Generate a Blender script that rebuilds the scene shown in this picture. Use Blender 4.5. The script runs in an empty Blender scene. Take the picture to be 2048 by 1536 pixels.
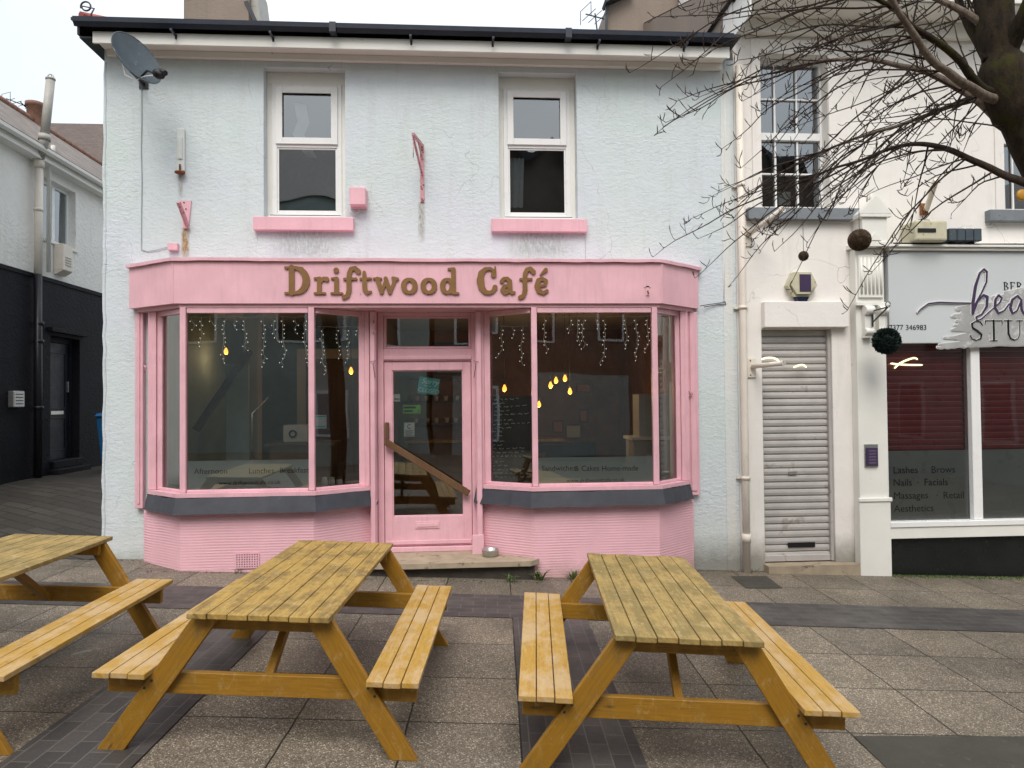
import bpy, math, random
import numpy as np
from mathutils import Vector, noise
random.seed(7)
S = bpy.context.scene
COL = S.collection
rad = math.radians

# ------------------------------------------------------------------ camera
F_PX = 1420.0
CAM = Vector((0, -8.2, 1.7))
yaw, pitch, roll = rad(3.91658), rad(1.21053), rad(-0.5465)
cy, sy, cp, sp = math.cos(yaw), math.sin(yaw), math.cos(pitch), math.sin(pitch)
FW = Vector((sy*cp, cy*cp, sp)); R0 = Vector((cy, -sy, 0)); U0 = R0.cross(FW)
RT = R0*math.cos(roll) + U0*math.sin(roll); UP = -R0*math.sin(roll) + U0*math.cos(roll)
cam = bpy.data.cameras.new("camera"); cam.sensor_width = 36; cam.lens = 36*F_PX/2048
cam.clip_end = 500; cam.clip_start = 0.05
camo = bpy.data.objects.new("camera", cam); COL.objects.link(camo)
from mathutils import Matrix
M3 = Matrix((RT, UP, -FW)).transposed()
camo.matrix_world = Matrix.Translation(CAM) @ M3.to_4x4()
S.camera = camo
# ------------------------------------------------------------------ light
S.view_settings.view_transform = 'Standard'; S.view_settings.look = 'None'
S.view_settings.exposure = 0.28; S.view_settings.gamma = 1; S.view_settings.use_curve_mapping = False
W = bpy.data.worlds.new("World"); S.world = W; W.use_nodes = True
SUN_EL, SUN_AZ = rad(52), rad(188)      # azimuth clockwise from +y
n = W.node_tree; n.nodes.clear()
out = n.nodes.new('ShaderNodeOutputWorld')
sky = n.nodes.new('ShaderNodeTexSky'); sky.sky_type = 'NISHITA'; sky.sun_disc = False
sky.sun_elevation = SUN_EL; sky.sun_rotation = SUN_AZ; sky.dust_density = 4; sky.air_density = 1.5
bg1 = n.nodes.new('ShaderNodeBackground'); bg1.inputs[1].default_value = 0.05
n.links.new(sky.outputs[0], bg1.inputs[0])
# overcast layer: cloud brightness rises towards the zenith (CIE overcast), soft cloud noise
tc = n.nodes.new('ShaderNodeTexCoord'); sx = n.nodes.new('ShaderNodeSeparateXYZ')
n.links.new(tc.outputs['Generated'], sx.inputs[0])
ramp = n.nodes.new('ShaderNodeValToRGB')
ramp.color_ramp.elements[0].position = 0.0; ramp.color_ramp.elements[0].color = (.62, .64, .66, 1)
ramp.color_ramp.elements[1].position = 1.0; ramp.color_ramp.elements[1].color = (1.0, 1.02, 1.05, 1)
e = ramp.color_ramp.elements.new(0.42); e.color = (.68, .70, .715, 1)
n.links.new(sx.outputs[2], ramp.inputs[0])
cn = n.nodes.new('ShaderNodeTexNoise'); cn.inputs['Scale'].default_value = 2.2; cn.inputs['Detail'].default_value = 5
n.links.new(tc.outputs['Generated'], cn.inputs['Vector'])
mr = n.nodes.new('ShaderNodeMapRange'); mr.inputs[1].default_value = .3; mr.inputs[2].default_value = .7
mr.inputs[3].default_value = .80; mr.inputs[4].default_value = 1.12
n.links.new(cn.outputs['Fac'], mr.inputs[0])
mx = n.nodes.new('ShaderNodeVectorMath'); mx.operation = 'SCALE'
n.links.new(ramp.outputs[0], mx.inputs[0]); n.links.new(mr.outputs[0], mx.inputs['Scale'])
bg2 = n.nodes.new('ShaderNodeBackground'); bg2.inputs[1].default_value = 1.12
n.links.new(mx.outputs[0], bg2.inputs[0])
ad = n.nodes.new('ShaderNodeAddShader')
n.links.new(bg1.outputs[0], ad.inputs[0]); n.links.new(bg2.outputs[0], ad.inputs[1])
n.links.new(ad.outputs[0], out.inputs[0])
sl = bpy.data.lights.new("sun", 'SUN'); sl.energy = 1.6; sl.angle = rad(30); sl.color = (1, .965, .91)
so = bpy.data.objects.new("sun", sl); COL.objects.link(so)
sd = Vector((math.sin(SUN_AZ)*math.cos(SUN_EL), math.cos(SUN_AZ)*math.cos(SUN_EL), math.sin(SUN_EL)))
so.rotation_euler = (-sd).to_track_quat('-Z', 'Y').to_euler()
so.location = (0, -20, 30)

# ------------------------------------------------------------------ helpers
def ray(px, py): return FW + RT*((px-1024)/F_PX) - UP*((py-768)/F_PX)
def P(px, py, y=0.0):
    d = ray(px, py); return CAM + d*((y-CAM.y)/d.y)
def PX(px, py, x):
    d = ray(px, py); return CAM + d*((x-CAM.x)/d.x)
def gz(x, y=0):
    xx = max(-6, min(9, x)); z = -.2-.044*xx
    if x < -3.98 and y > -.4:
        t = max(0, min(1, (y+.4)/4.2)); z += .40*(t*t*(3-2*t))
    return z
def tag(o, label=None, cat=None, group=None, kind=None):
    if label: o['label'] = label
    if cat: o['category'] = cat
    if group: o['group'] = group
    if kind: o['kind'] = kind
    return o
OFF = {}
def thing(name, label, cat, loc=(0, 0, 0), group=None, kind=None):
    o = bpy.data.objects.new(name, None); COL.objects.link(o); o.location = loc
    o.empty_display_size = .1
    OFF[o.name] = Vector(loc); tag(o, label, cat, group, kind); return o
def cull(v): return Vector(v)

class MB:
    def __init__(s): s.v = []; s.f = []; s.uv = []; s.r = []; s.sm = []; s.mi = []
    def face(s, vs, uvs=None, rnd=0.0, smooth=False, mi=0):
        b = len(s.v); s.v += [tuple(p) for p in vs]; s.f.append(tuple(range(b, b+len(vs))))
        s.uv += uvs if uvs else [(0, 0)]*len(vs); s.r.append(rnd); s.sm.append(smooth); s.mi.append(mi)
    def hexa(s, c, rnd=None, mi=0):
        """c: 8 corners, bottom ring 0-3 then top ring 4-7 (ccw seen from above)"""
        rnd = random.random() if rnd is None else rnd
        b = len(s.v); s.v += [tuple(p) for p in c]
        c = [Vector(p) for p in c]
        ax = [(c[1]-c[0]).length, (c[3]-c[0]).length, (c[4]-c[0]).length]
        L = ax.index(max(ax))
        prm = [(0, 0, 0), (1, 0, 0), (1, 1, 0), (0, 1, 0), (0, 0, 1), (1, 0, 1), (1, 1, 1), (0, 1, 1)]
        for q in ((0, 3, 2, 1), (4, 5, 6, 7), (0, 1, 5, 4), (1, 2, 6, 5), (2, 3, 7, 6), (3, 0, 4, 7)):
            s.f.append(tuple(b+i for i in q))
            oth = [k for k in range(3) if k != L]
            for i in q:
                p = prm[i]
                s.uv.append((p[L]*ax[L], p[oth[0]]*ax[oth[0]]+p[oth[1]]*ax[oth[1]]))
            s.r.append(rnd); s.sm.append(False); s.mi.append(mi)
    def box(s, x0, x1, y0, y1, z0, z1, rnd=None, mi=0):
        s.hexa([(x0, y0, z0), (x1, y0, z0), (x1, y1, z0), (x0, y1, z0), (x0, y0, z1), (x1, y0, z1), (x1, y1, z1), (x0, y1, z1)], rnd, mi)
    def bar(s, a, b, w, h, up=(0, 0, 1), rnd=None, mi=0):
        a = Vector(a); b = Vector(b); d = (b-a).normalized(); u = Vector(up)
        sd = d.cross(u)
        if sd.length < 1e-4: sd = d.cross(Vector((1, 0, 0)))
        sd.normalize(); u = sd.cross(d)
        sd = sd*w/2; u = u*h/2
        s.hexa([a-sd-u, b-sd-u, b+sd-u, a+sd-u, a-sd+u, b-sd+u, b+sd+u, a+sd+u], rnd, mi)
    def tube(s, pts, r, n=8, cap=True, mi=0, smooth=True):
        pts = [Vector(p) for p in pts]
        rs = r if isinstance(r, (list, tuple)) else [r]*len(pts)
        base = len(s.v); L = 0; rr = random.random()
        d0 = (pts[1]-pts[0]).normalized()
        a = d0.cross(Vector((0, 0, 1)))
        if a.length < .05: a = d0.cross(Vector((1, 0, 0)))
        a.normalize()
        Ls = []
        for i, p in enumerate(pts):
            if i == 0: d = d0
            elif i == len(pts)-1: d = (pts[i]-pts[i-1]).normalized()
            else: d = ((pts[i+1]-pts[i]).normalized()+(pts[i]-pts[i-1]).normalized()).normalized()
            a = (a-d*a.dot(d)).normalized(); b = d.cross(a)
            if i: L += (pts[i]-pts[i-1]).length
            Ls.append(L)
            for k in range(n):
                t = 2*math.pi*k/n
                s.v.append(tuple(p+(a*math.cos(t)+b*math.sin(t))*rs[i]))
        for i in range(len(pts)-1):
            for k in range(n):
                k2 = (k+1) % n
                s.f.append((base+i*n+k, base+i*n+k2, base+(i+1)*n+k2, base+(i+1)*n+k))
                s.uv += [(Ls[i], k/n), (Ls[i], (k+1)/n), (Ls[i+1], (k+1)/n), (Ls[i+1], k/n)]
                s.r.append(rr); s.sm.append(smooth); s.mi.append(mi)
        if cap:
            for q in (tuple(base+k for k in range(n))[::-1], tuple(base+(len(pts)-1)*n+k for k in range(n))):
                s.f.append(q); s.uv += [(0, 0)]*n; s.r.append(rr); s.sm.append(False); s.mi.append(mi)
    def prism(s, poly, y0, y1, mi=0, rnd=None):
        """poly: list of (x,z), extruded between y0 (front) and y1 (back)"""
        rnd = random.random() if rnd is None else rnd
        m = len(poly)
        s.face([(x, y0, z) for x, z in poly], [(x, z) for x, z in poly], rnd, mi=mi)
        s.face([(x, y1, z) for x, z in poly][::-1], [(x, z) for x, z in poly][::-1], rnd, mi=mi)
        for i in range(m):
            (xa, za), (xb, zb) = poly[i], poly[(i+1) % m]
            s.face([(xb, y0, zb), (xa, y0, za), (xa, y1, za), (xb, y1, zb)], [(0, 0), (math.hypot(xb-xa, zb-za), 0), (math.hypot(xb-xa, zb-za), abs(y1-y0)), (0, abs(y1-y0))], rnd, mi=mi)
    def plan(s, poly, z0, z1, mi=0):
        """poly: list of (x,y) ccw from above extruded z0..z1"""
        m = len(poly)
        s.face([(x, y, z1) for x, y in poly], mi=mi)
        s.face([(x, y, z0) for x, y in poly][::-1], mi=mi)
        for i in range(m):
            (xa, ya), (xb, yb) = poly[i], poly[(i+1) % m]
            s.face([(xa, ya, z0), (xb, yb, z0), (xb, yb, z1), (xa, ya, z1)], mi=mi)
    def lathe(s, prof, c=(0, 0, 0), n=20, mi=0, axis='z'):
        base = len(s.v)
        for r, h in prof:
            for k in range(n):
                t = 2*math.pi*k/n
                p = (r*math.cos(t), r*math.sin(t), h) if axis == 'z' else (r*math.cos(t), h, r*math.sin(t))
                s.v.append((c[0]+p[0], c[1]+p[1], c[2]+p[2]))
        for i in range(len(prof)-1):
            for k in range(n):
                k2 = (k+1) % n
                q = (base+i*n+k, base+i*n+k2, base+(i+1)*n+k2, base+(i+1)*n+k)
                s.f.append(q if axis == 'z' else q[::-1]); s.uv += [(0, 0)]*4; s.r.append(0); s.sm.append(True); s.mi.append(mi)
    def build(s, name, mats, parent=None, bevel=0, seg=1, loc=None):
        me = bpy.data.meshes.new(name)
        off = OFF.get(parent.name, Vector((0, 0, 0))) if parent else (Vector(loc) if loc is not None else Vector((0, 0, 0)))
        me.from_pydata([(a-off.x, b-off.y, c-off.z) for a, b, c in s.v], [], s.f)
        uvl = me.uv_layers.new(name='UVMap'); uvl.data.foreach_set('uv', [c for q in s.uv for c in q])
        at = me.attributes.new('rnd', 'FLOAT', 'FACE'); at.data.foreach_set('value', s.r)
        me.polygons.foreach_set('use_smooth', s.sm)
        me.polygons.foreach_set('material_index', s.mi)
        for m in (mats if isinstance(mats, (list, tuple)) else [mats]): me.materials.append(m)
        me.update()
        o = bpy.data.objects.new(name, me); COL.objects.link(o)
        if parent:
            o.parent = parent; OFF[o.name] = off
        else:
            if loc is not None: o.location = off
            OFF[o.name] = off
        if bevel:
            bv = o.modifiers.new('bevel', 'BEVEL'); bv.width = bevel; bv.segments = seg; bv.limit_method = 'ANGLE'; bv.angle_limit = rad(50)
        return o

# ------------------------------------------------------------------ materials
class N:
    def __init__(s, name):
        s.m = bpy.data.materials.new(name); s.m.use_nodes = True; s.t = s.m.node_tree
        s.b = s.t.nodes['Principled BSDF']; s.o = s.t.nodes['Material Output']
    def n(s, t, **k):
        x = s.t.nodes.new(t)
        for a, b in k.items(): setattr(x, a, b)
        return x
    def l(s, a, b): s.t.links.new(a, b)
    def coord(s, kind='Object', scale=(1, 1, 1), rot=(0, 0, 0), loc=(0, 0, 0)):
        c = s.n('ShaderNodeTexCoord'); m = s.n('ShaderNodeMapping')
        m.inputs['Scale'].default_value = scale; m.inputs['Rotation'].default_value = rot; m.inputs['Location'].default_value = loc
        s.l(c.outputs[kind], m.inputs[0]); return m.outputs[0]
    def noise(s, vec, scale, detail=4, rough=.55, dist=0):
        x = s.n('ShaderNodeTexNoise'); x.inputs['Scale'].default_value = scale; x.inputs['Detail'].default_value = detail
        x.inputs['Roughness'].default_value = rough; x.inputs['Distortion'].default_value = dist
        if vec is not None: s.l(vec, x.inputs['Vector'])
        return x.outputs['Fac']
    def ramp(s, fac, stops):
        r = s.n('ShaderNodeValToRGB'); el = r.color_ramp.elements
        el[0].position, el[0].color = stops[0][0], (*stops[0][1], 1)
        el[1].position, el[1].color = stops[-1][0], (*stops[-1][1], 1)
        for p, c in stops[1:-1]:
            e = el.new(p); e.color = (*c, 1)
        s.l(fac, r.inputs[0]); return r.outputs[0]
    def mr(s, fac, a, b, c=0, d=1):
        r = s.n('ShaderNodeMapRange'); s.l(fac, r.inputs[0])
        for i, v in enumerate((a, b, c, d)): r.inputs[i+1].default_value = v
        return r.outputs[0]
    def mix(s, fac, a, b, mode='MIX'):
        x = s.n('ShaderNodeMix', data_type='RGBA', blend_type=mode)
        for k, v in ((0, fac), (6, a), (7, b)):
            if isinstance(v, (int, float)): x.inputs[k].default_value = v
            elif isinstance(v, tuple): x.inputs[k].default_value = (*v, 1)
            else: s.l(v, x.inputs[k])
        return x.outputs[2]
    def math(s, op, a, b=0.0):
        x = s.n('ShaderNodeMath', operation=op)
        for k, v in ((0, a), (1, b)):
            if isinstance(v, (int, float)): x.inputs[k].default_value = v
            else: s.l(v, x.inputs[k])
        return x.outputs[0]
    def bump(s, h, strength=.5, dist=.01, prev=None):
        x = s.n('ShaderNodeBump'); x.inputs['Strength'].default_value = strength; x.inputs['Distance'].default_value = dist
        s.l(h, x.inputs['Height'])
        if prev is not None: s.l(prev, x.inputs['Normal'])
        return x.outputs[0]
    def fin(s, col=None, rough=None, nrm=None, spec=None, metal=None):
        for k, v in (('Base Color', col), ('Roughness', rough), ('Specular IOR Level', spec), ('Metallic', metal)):
            if v is None: continue
            if isinstance(v, (int, float)): s.b.inputs[k].default_value = v
            elif isinstance(v, tuple): s.b.inputs[k].default_value = (*v, 1)
            else: s.l(v, s.b.inputs[k])
        if nrm is not None: s.l(nrm, s.b.inputs['Normal'])
        return s.m

def sc(c, k): return tuple(min(1, x*k) for x in c)
def paint(name, col, rough=.5, var=.12, vs=4, bump=.15, bs=60, dirt=None, dthr=.62, ds=5, metal=0, spec=.4, bd=.003, streak=0):
    m = N(name); v = m.coord()
    c = m.mix(m.mr(m.noise(v, vs, 5), .3, .7), sc(col, 1-var), sc(col, 1+var*.5))
    if streak:
        c = m.mix(m.mr(m.noise(m.coord('Object', (6, 6, .6)), 4, 7, .7), .5, .72, 0, streak), c, sc(col, .66))
    if dirt:
        c = m.mix(m.mr(m.noise(v, ds, 8, .7), dthr, dthr+.05), c, dirt)
    r = m.mr(m.noise(v, vs*3, 4), .2, .8, max(.05, rough-.1), min(1, rough+.12))
    return m.fin(c, r, m.bump(m.noise(v, bs, 4), bump, bd), spec, metal)

def stucco(name, col, col2, low, zlow, amp=1.0, dirtc=(.16, .15, .12), coarse=17.0, hdirt=.30):
    m = N(name); v = m.coord()
    c = m.mix(m.mr(m.noise(v, .9, 4), .35, .65), col, col2)
    c = m.mix(m.mr(m.noise(v, 5, 6, .65), .35, .75, 0, .35), c, sc(col, .82))
    # vertical rain streaks
    vs = m.coord('Object', (3.2, 3.2, .32))
    c = m.mix(m.mr(m.noise(vs, 1.6, 7, .7), .53, .75, 0, .34), c, sc(low, .72))
    # greyer, dirtier base of the wall
    g = m.n('ShaderNodeTexCoord'); sx = m.n('ShaderNodeSeparateXYZ'); m.l(g.outputs['Object'], sx.inputs[0])
    h = m.math('ADD', sx.outputs[2], m.math('MULTIPLY', m.noise(v, 2.2, 6, .7), 1.2))
    c = m.mix(m.mr(h, zlow+.8, zlow-.6, 0, .9), c, low)
    c = m.mix(m.mr(m.math('ADD', sx.outputs[2], m.math('MULTIPLY', m.noise(v, 7, 8, .75), hdirt)), hdirt*.5+.1, hdirt*.5-.22, 0, .75), c, dirtc)
    # hairline cracks in a few patches
    wv_ = m.n('ShaderNodeVectorMath', operation='ADD'); nn_ = m.n('ShaderNodeTexNoise'); nn_.inputs['Scale'].default_value = 3; m.l(v, nn_.inputs['Vector']); sv_ = m.n('ShaderNodeVectorMath', operation='SCALE'); sv_.inputs['Scale'].default_value = .35
    m.l(nn_.outputs['Color'], sv_.inputs[0]); m.l(v, wv_.inputs[0]); m.l(sv_.outputs[0], wv_.inputs[1])
    ck_ = m.n('ShaderNodeTexVoronoi', feature='DISTANCE_TO_EDGE'); ck_.inputs['Scale'].default_value = .9; m.l(wv_.outputs[0], ck_.inputs['Vector'])
    c = m.mix(m.math('MULTIPLY', m.mr(ck_.outputs['Distance'], .0035, .001), m.mr(m.noise(v, .8, 3), .5, .6, 0, .6)), c, sc(low, .45))
    # small flecks
    c = m.mix(m.mr(m.noise(v, 38, 3, .6), .70, .76, 0, .5), c, dirtc)
    vv = m.coord('Object', (1, 1, 1.6))
    n1 = m.noise(vv, coarse, 5, .55, .6); n2 = m.noise(vv, coarse*4, 3)
    msk = m.mr(m.noise(v, 1.1, 3), .35, .65, .45, 1.0)
    b = m.bump(m.math('MULTIPLY', n2, msk), .42*amp, .006, m.bump(m.math('MULTIPLY', n1, msk), .50*amp, .024))
    return m.fin(c, .75, b, .25)

def wood(name, a, b, weather, wamt, wthr=.5, rough=.55):
    m = N(name)
    at = m.n('ShaderNodeAttribute', attribute_name='rnd')
    uv = m.n('ShaderNodeTexCoord'); cb = m.n('ShaderNodeCombineXYZ'); sx = m.n('ShaderNodeSeparateXYZ')
    m.l(uv.outputs['UV'], sx.inputs[0])
    m.l(m.math('ADD', sx.outputs[0], m.math('MULTIPLY', at.outputs['Fac'], 37.0)), cb.inputs[0]); m.l(sx.outputs[1], cb.inputs[1])
    m.l(m.math('MULTIPLY', at.outputs['Fac'], 11.0), cb.inputs[2])
    mp = m.n('ShaderNodeMapping'); mp.inputs['Scale'].default_value = (1.4, 26, 1); m.l(cb.outputs[0], mp.inputs[0])
    grain = m.noise(mp.outputs[0], 3.2, 6, .65, 1.1)
    fine = m.n('ShaderNodeMapping'); fine.inputs['Scale'].default_value = (5, 220, 1); m.l(cb.outputs[0], fine.inputs[0])
    fg = m.noise(fine.outputs[0], 2.5, 4, .7)
    c = m.mix(m.mr(grain, .32, .68), a, b)
    c = m.mix(m.mr(fg, .4, .75, 0, .3), c, sc(b, .55))
    c = m.mix(m.mr(at.outputs['Fac'], 0, 1, 0, .28), c, sc(a, .68))
    # knots
    kn = m.n('ShaderNodeTexVoronoi'); kn.inputs['Scale'].default_value = 1.0
    km = m.n('ShaderNodeMapping'); km.inputs['Scale'].default_value = (2.6, 9, 1); m.l(cb.outputs[0], km.inputs[0]); m.l(km.outputs[0], kn.inputs['Vector'])
    c = m.mix(m.mr(kn.outputs['Distance'], .10, .03, 0, .8), c, sc(b, .25))
    c = m.mix(m.mr(m.noise(m.coord('Object', loc=(2, 5, 8)), 13, 8, .8), .62, .72, 0, .35), c, sc(b, .45))
    # weathering blotches run across planks (object space)
    ov = m.coord('Object', (1.9, 1.1, 1))
    w = m.math('ADD', m.noise(ov, 3.6, 8, .72), m.math('MULTIPLY', m.noise(mp.outputs[0], 1.6, 4), .28))
    wf = m.mr(w, wthr+.05, wthr+.20, 0, wamt)
    c = m.mix(wf, c, weather)
    w2 = m.mr(m.noise(ov, 8, 9, .8, .8), .54, .66, 0, wamt*.75)
    c = m.mix(w2, c, (.52, .41, .22))
    w3 = m.mr(m.noise(m.coord('Object', (2, 1.2, 2), loc=(4, 9, 3)), 7.5, 9, .8, .4), .55, .70, 0, wamt*.85)
    c = m.mix(w3, c, (.09, .075, .045))
    ro = m.mr(wf, 0, 1, rough-.08, rough+.22)
    bb = m.bump(fg, .25, .0015, m.bump(grain, .3, .002))
    return m.fin(c, ro, bb, .35)

def glass(name, refl=.12, tint=(.9, .95, .94), wob=.02, wsc=1.4):
    m = N(name); t = m.t
    for nd in [m.b]: t.nodes.remove(nd)
    tr = m.n('ShaderNodeBsdfTransparent'); tr.inputs[0].default_value = (*tint, 1)
    gl = m.n('ShaderNodeBsdfGlossy'); gl.inputs['Roughness'].default_value = 0.01; gl.inputs[0].default_value = (.9, .96, 1, 1)
    b = m.bump(m.noise(m.coord(), wsc, 1), 1.0, wob); m.l(b, gl.inputs['Normal'])
    fr = m.n('ShaderNodeFresnel'); fr.inputs[0].default_value = 1.5
    f = m.math('MINIMUM', m.math('ADD', m.math('MULTIPLY', fr.outputs[0], 1.2), refl), 1.0)
    mx = m.n('ShaderNodeMixShader'); m.l(f, mx.inputs[0]); m.l(tr.outputs[0], mx.inputs[1]); m.l(gl.outputs[0], mx.inputs[2])
    m.l(mx.outputs[0], m.o.inputs[0]); return m.m
def emit(name, col, k):
    m = N(name); m.b.inputs['Base Color'].default_value = (*col, 1)
    m.b.inputs['Emission Color'].default_value = (*col, 1); m.b.inputs['Emission Strength'].default_value = k
    return m.m
def flat(name, col, rough=.5, metal=0): 
    m = N(name); v = m.coord(); c = m.mix(m.noise(v, 20, 3), sc(col, .85), sc(col, 1.1)); return m.fin(c, rough, None, .4, metal)

PINK = (.78, .455, .515)
M = {}
M['blue'] = stucco('pale blue render', (.60, .685, .675), (.635, .675, .735), (.60, .61, .585), .5)
M['cream'] = stucco('cream painted render', (.82, .795, .755), (.81, .77, .735), (.68, .64, .57), -.3, .35, coarse=7)
M['white_rough'] = stucco('white roughcast', (.86, .85, .81), (.80, .79, .75), (.72, .70, .65), -9, 1.8, coarse=11, hdirt=.01)
M['black_rough'] = stucco('black roughcast', (.012, .012, .017), (.009, .009, .012), (.01, .01, .012), -9, 1.5, (.02, .02, .02), coarse=14, hdirt=.01)
M['pink'] = paint('pink gloss paint', PINK, .42, .10, 3, .3, 25, (.66, .44, .44), .66, 5, streak=.35)
M['pink_wood'] = paint('pink shopfront woodwork', sc(PINK, .98), .4, .10, 5, .45, 45, (.60, .50, .47), .655, 13, streak=.35)
M['pink_rib'] = None
M['white_paint'] = paint('white painted timber', (.78, .77, .72), .45, .06, 2, .15, 30, (.45, .42, .35), .67, 6)
M['upvc'] = paint('white plastic frame', (.80, .80, .79), .3, .03, 3, .02, 30)
M['slate_flash'] = paint('dark grey sill flashing', (.050, .053, .066), .5, .18, 6, .3, 30, (.16, .16, .16), .66, 7)
M['gutter'] = paint('dark blue gutter', (.018, .024, .04), .35, .2, 6, .05, 30)
M['slate'] = None
M['grey_sill'] = paint('grey painted sill', (.20, .22, .24), .6, .15, 6, .4, 40, (.1, .1, .1), .62, 9)
M['pipe_cream'] = paint('cream painted pipe', (.74, .68, .60), .45, .08, 5, .1, 30, (.35, .22, .13), .66, 9)
M['pipe_black'] = paint('black pipe', (.012, .012, .016), .35, .2, 5, .1, 30)
M['grey_plastic'] = paint('grey flue', (.36, .35, .32), .5, .12, 7, .1, 30, (.2, .19, .12), .6, 9)
M['dark_metal'] = paint('dark metal', (.03, .035, .04), .45, .2, 20, .1, 60)
M['dish'] = paint('dish grey', (.06, .08, .095), .4, .15, 8, .05, 40, (.14, .15, .15), .6, 14)
M['bronze'] = paint('gold brown sign letters', (.235, .125, .045), .38, .15, 10, .1, 40)
M['rust'] = paint('rust', (.26, .10, .035), .8, .4, 30, .5, 80, (.1, .045, .02), .5, 20)
M['rust_pink'] = paint('rusty pink paint', (.66, .34, .38), .6, .2, 30, .5, 80, (.16, .07, .05), .53, 30)
M['brown_wood'] = wood('dark brown handrail wood', (.16, .08, .035), (.09, .045, .02), (.2, .13, .08), .2)
M['top_a'] = wood('weathered yellow table top', (.52, .35, .10), (.33, .195, .045), (.165, .11, .04), .8, .54)
M['top_b'] = wood('green grey weathered table top', (.47, .335, .12), (.31, .20, .06), (.20, .15, .055), .8, .50)
M['seat'] = wood('golden stained bench planks', (.53, .325, .068), (.39, .21, .035), (.52, .39, .25), .6, .53)
M['leg'] = wood('orange stained frame timber', (.37, .19, .018), (.25, .115, .01), (.18, .11, .04), .4, .62)
M['glass_up'] = glass('upstairs glazing', .17, (.75, .8, .8), .03, .9)
M['glass_shop'] = glass('shop glazing', .115, (.93, .97, .95), .004, 1.0)
M['glass_clear'] = glass('clear glazing', .02, (.96, .98, .97), .003, 1.0)
M['dark'] = flat('dark interior', (.09, .085, .08), .8)
M['black'] = flat('black', (.008, .008, .009), .5)
M['white'] = flat('white', (.75, .75, .73), .5)
M['shutter'] = paint('galvanised cream shutter', (.47, .445, .425), .38, .16, 3, .1, 60, (.33, .30, .27), .60, 3, metal=.1)
M['red_slat'] = paint('deep red shutter slats', (.30, .05, .05), .32, .15, 4, .05, 50)
M['frost'] = paint('grey window film', (.25, .25, .245), .3, .1, 2, .03, 40)
M['sign_grey'] = paint('pale grey fascia panel', (.55, .58, .59), .4, .04, 1, .03, 40)
M['black_base'] = paint('black tiled plinth', (.010, .012, .012), .3, .3, 3, .1, 20, (.035, .045, .02), .63, 8)
M['stone_step'] = paint('worn stone step', (.37, .30, .215), .65, .2, 6, .5, 30, (.17, .14, .10), .58, 9)
M['brown_render'] = stucco('stained brown render', (.27, .215, .175), (.22, .18, .15), (.2, .17, .14), -9, .5, (.13, .10, .08), hdirt=.01)
M['steel'] = paint('brushed steel', (.5, .5, .48), .3, .1, 30, .05, 60, metal=.8)
M['bulb'] = emit('warm bulb', (1, .36, .045), 2.4)
M['led'] = emit('tiny light', (1, .93, .8), .8)
M['wire_white'] = flat('white wire', (.85, .85, .83), .5)
M['teal'] = paint('teal grey interior wall', (.26, .33, .32), .7, .15, 2, .1, 20)
M['brown_in'] = paint('brown interior wall', (.24, .11, .055), .6, .3, 3, .1, 20)
M['cream_in'] = paint('cream ceiling', (.42, .36, .30), .8, .1, 2, .1, 20)
M['floor_in'] = paint('dark wood floor', (.12, .08, .05), .45, .3, 6, .1, 20)
M['table_in'] = paint('dark interior timber', (.12, .07, .04), .45, .3, 6, .1, 20)
M['purple'] = flat('purple', (.055, .035, .085), .35)
M['ink'] = flat('ink black', (.006, .006, .008), .35)
M['orange_tile'] = paint('orange clay', (.22, .115, .08), .7, .3, 10, .3, 40)
M['red_tile'] = paint('red ridge tile', (.40, .10, .09), .7, .2, 10, .3, 40)
M['blue_bin'] = paint('blue plastic', (.012, .10, .25), .4, .1, 5, .05, 30)
M['navy_door'] = paint('navy black door', (.011, .012, .022), .5, .2, 4, .1, 30)
M['cream_plastic'] = paint('aged cream plastic', (.55, .52, .38), .5, .15, 8, .1, 40, (.3, .27, .17), .6, 9)
M['teal_sign'] = flat('teal card', (.10, .42, .42), .4)
M['green_sign'] = flat('green card', (.22, .50, .03), .4)
M['paper'] = flat('paper', (.6, .6, .56), .7)
M['paper_o'] = flat('orange paper', (.45, .16, .07), .7)
M['curtain'] = flat('net curtain', (.5, .52, .53), .9)
M['frosted'] = None

# horizontally ribbed pink stall riser
def mk_rib():
    m = N('pink combed render'); v = m.coord()
    sx = m.n('ShaderNodeSeparateXYZ'); m.l(v, sx.inputs[0])
    zz = m.math('ADD', sx.outputs[2], m.math('MULTIPLY', m.noise(v, 3, 4), .02))
    wv = m.math('SINE', m.math('MULTIPLY', zz, 2*math.pi/.029))
    wv = m.mr(wv, -1, 1)
    c = m.mix(m.mr(m.noise(v, 3, 5), .3, .7), sc(PINK, .92), sc(PINK, 1.04))
    c = m.mix(m.mr(m.noise(v, 9, 8, .75), .64, .70, 0, .6), c, (.62, .42, .42))
    h = m.math('ADD', sx.outputs[2], m.math('MULTIPLY', m.noise(v, 6, 8, .75), .34))
    c = m.mix(m.mr(h, .12, -.14, 0, .75), c, (.40, .27, .22))
    c = m.mix(m.mr(m.noise(m.coord('Object', (1, 1, 1), loc=(3, 3, 3)), 30, 3, .7), .72, .76, 0, .5), c, (.25, .18, .16))
    b = m.bump(m.math('MULTIPLY', wv, m.mr(m.noise(v, 2.5, 5, .7), .35, .6, .1, 1)), .45, .006); b = m.bump(m.noise(v, 40, 4), .3, .004, b)
    return m.fin(c, .6, b, .3)
M['pink_rib'] = mk_rib()

def mk_frost(name, col, a):
    m = N(name); m.b.inputs['Alpha'].default_value = a
    v = m.coord(); c = m.mix(m.noise(v, 3, 3), sc(col, .9), sc(col, 1.1)); return m.fin(c, .35, None, .5)
M['frosted'] = mk_frost('frosted window film', (.50, .58, .60), .72)

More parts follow.
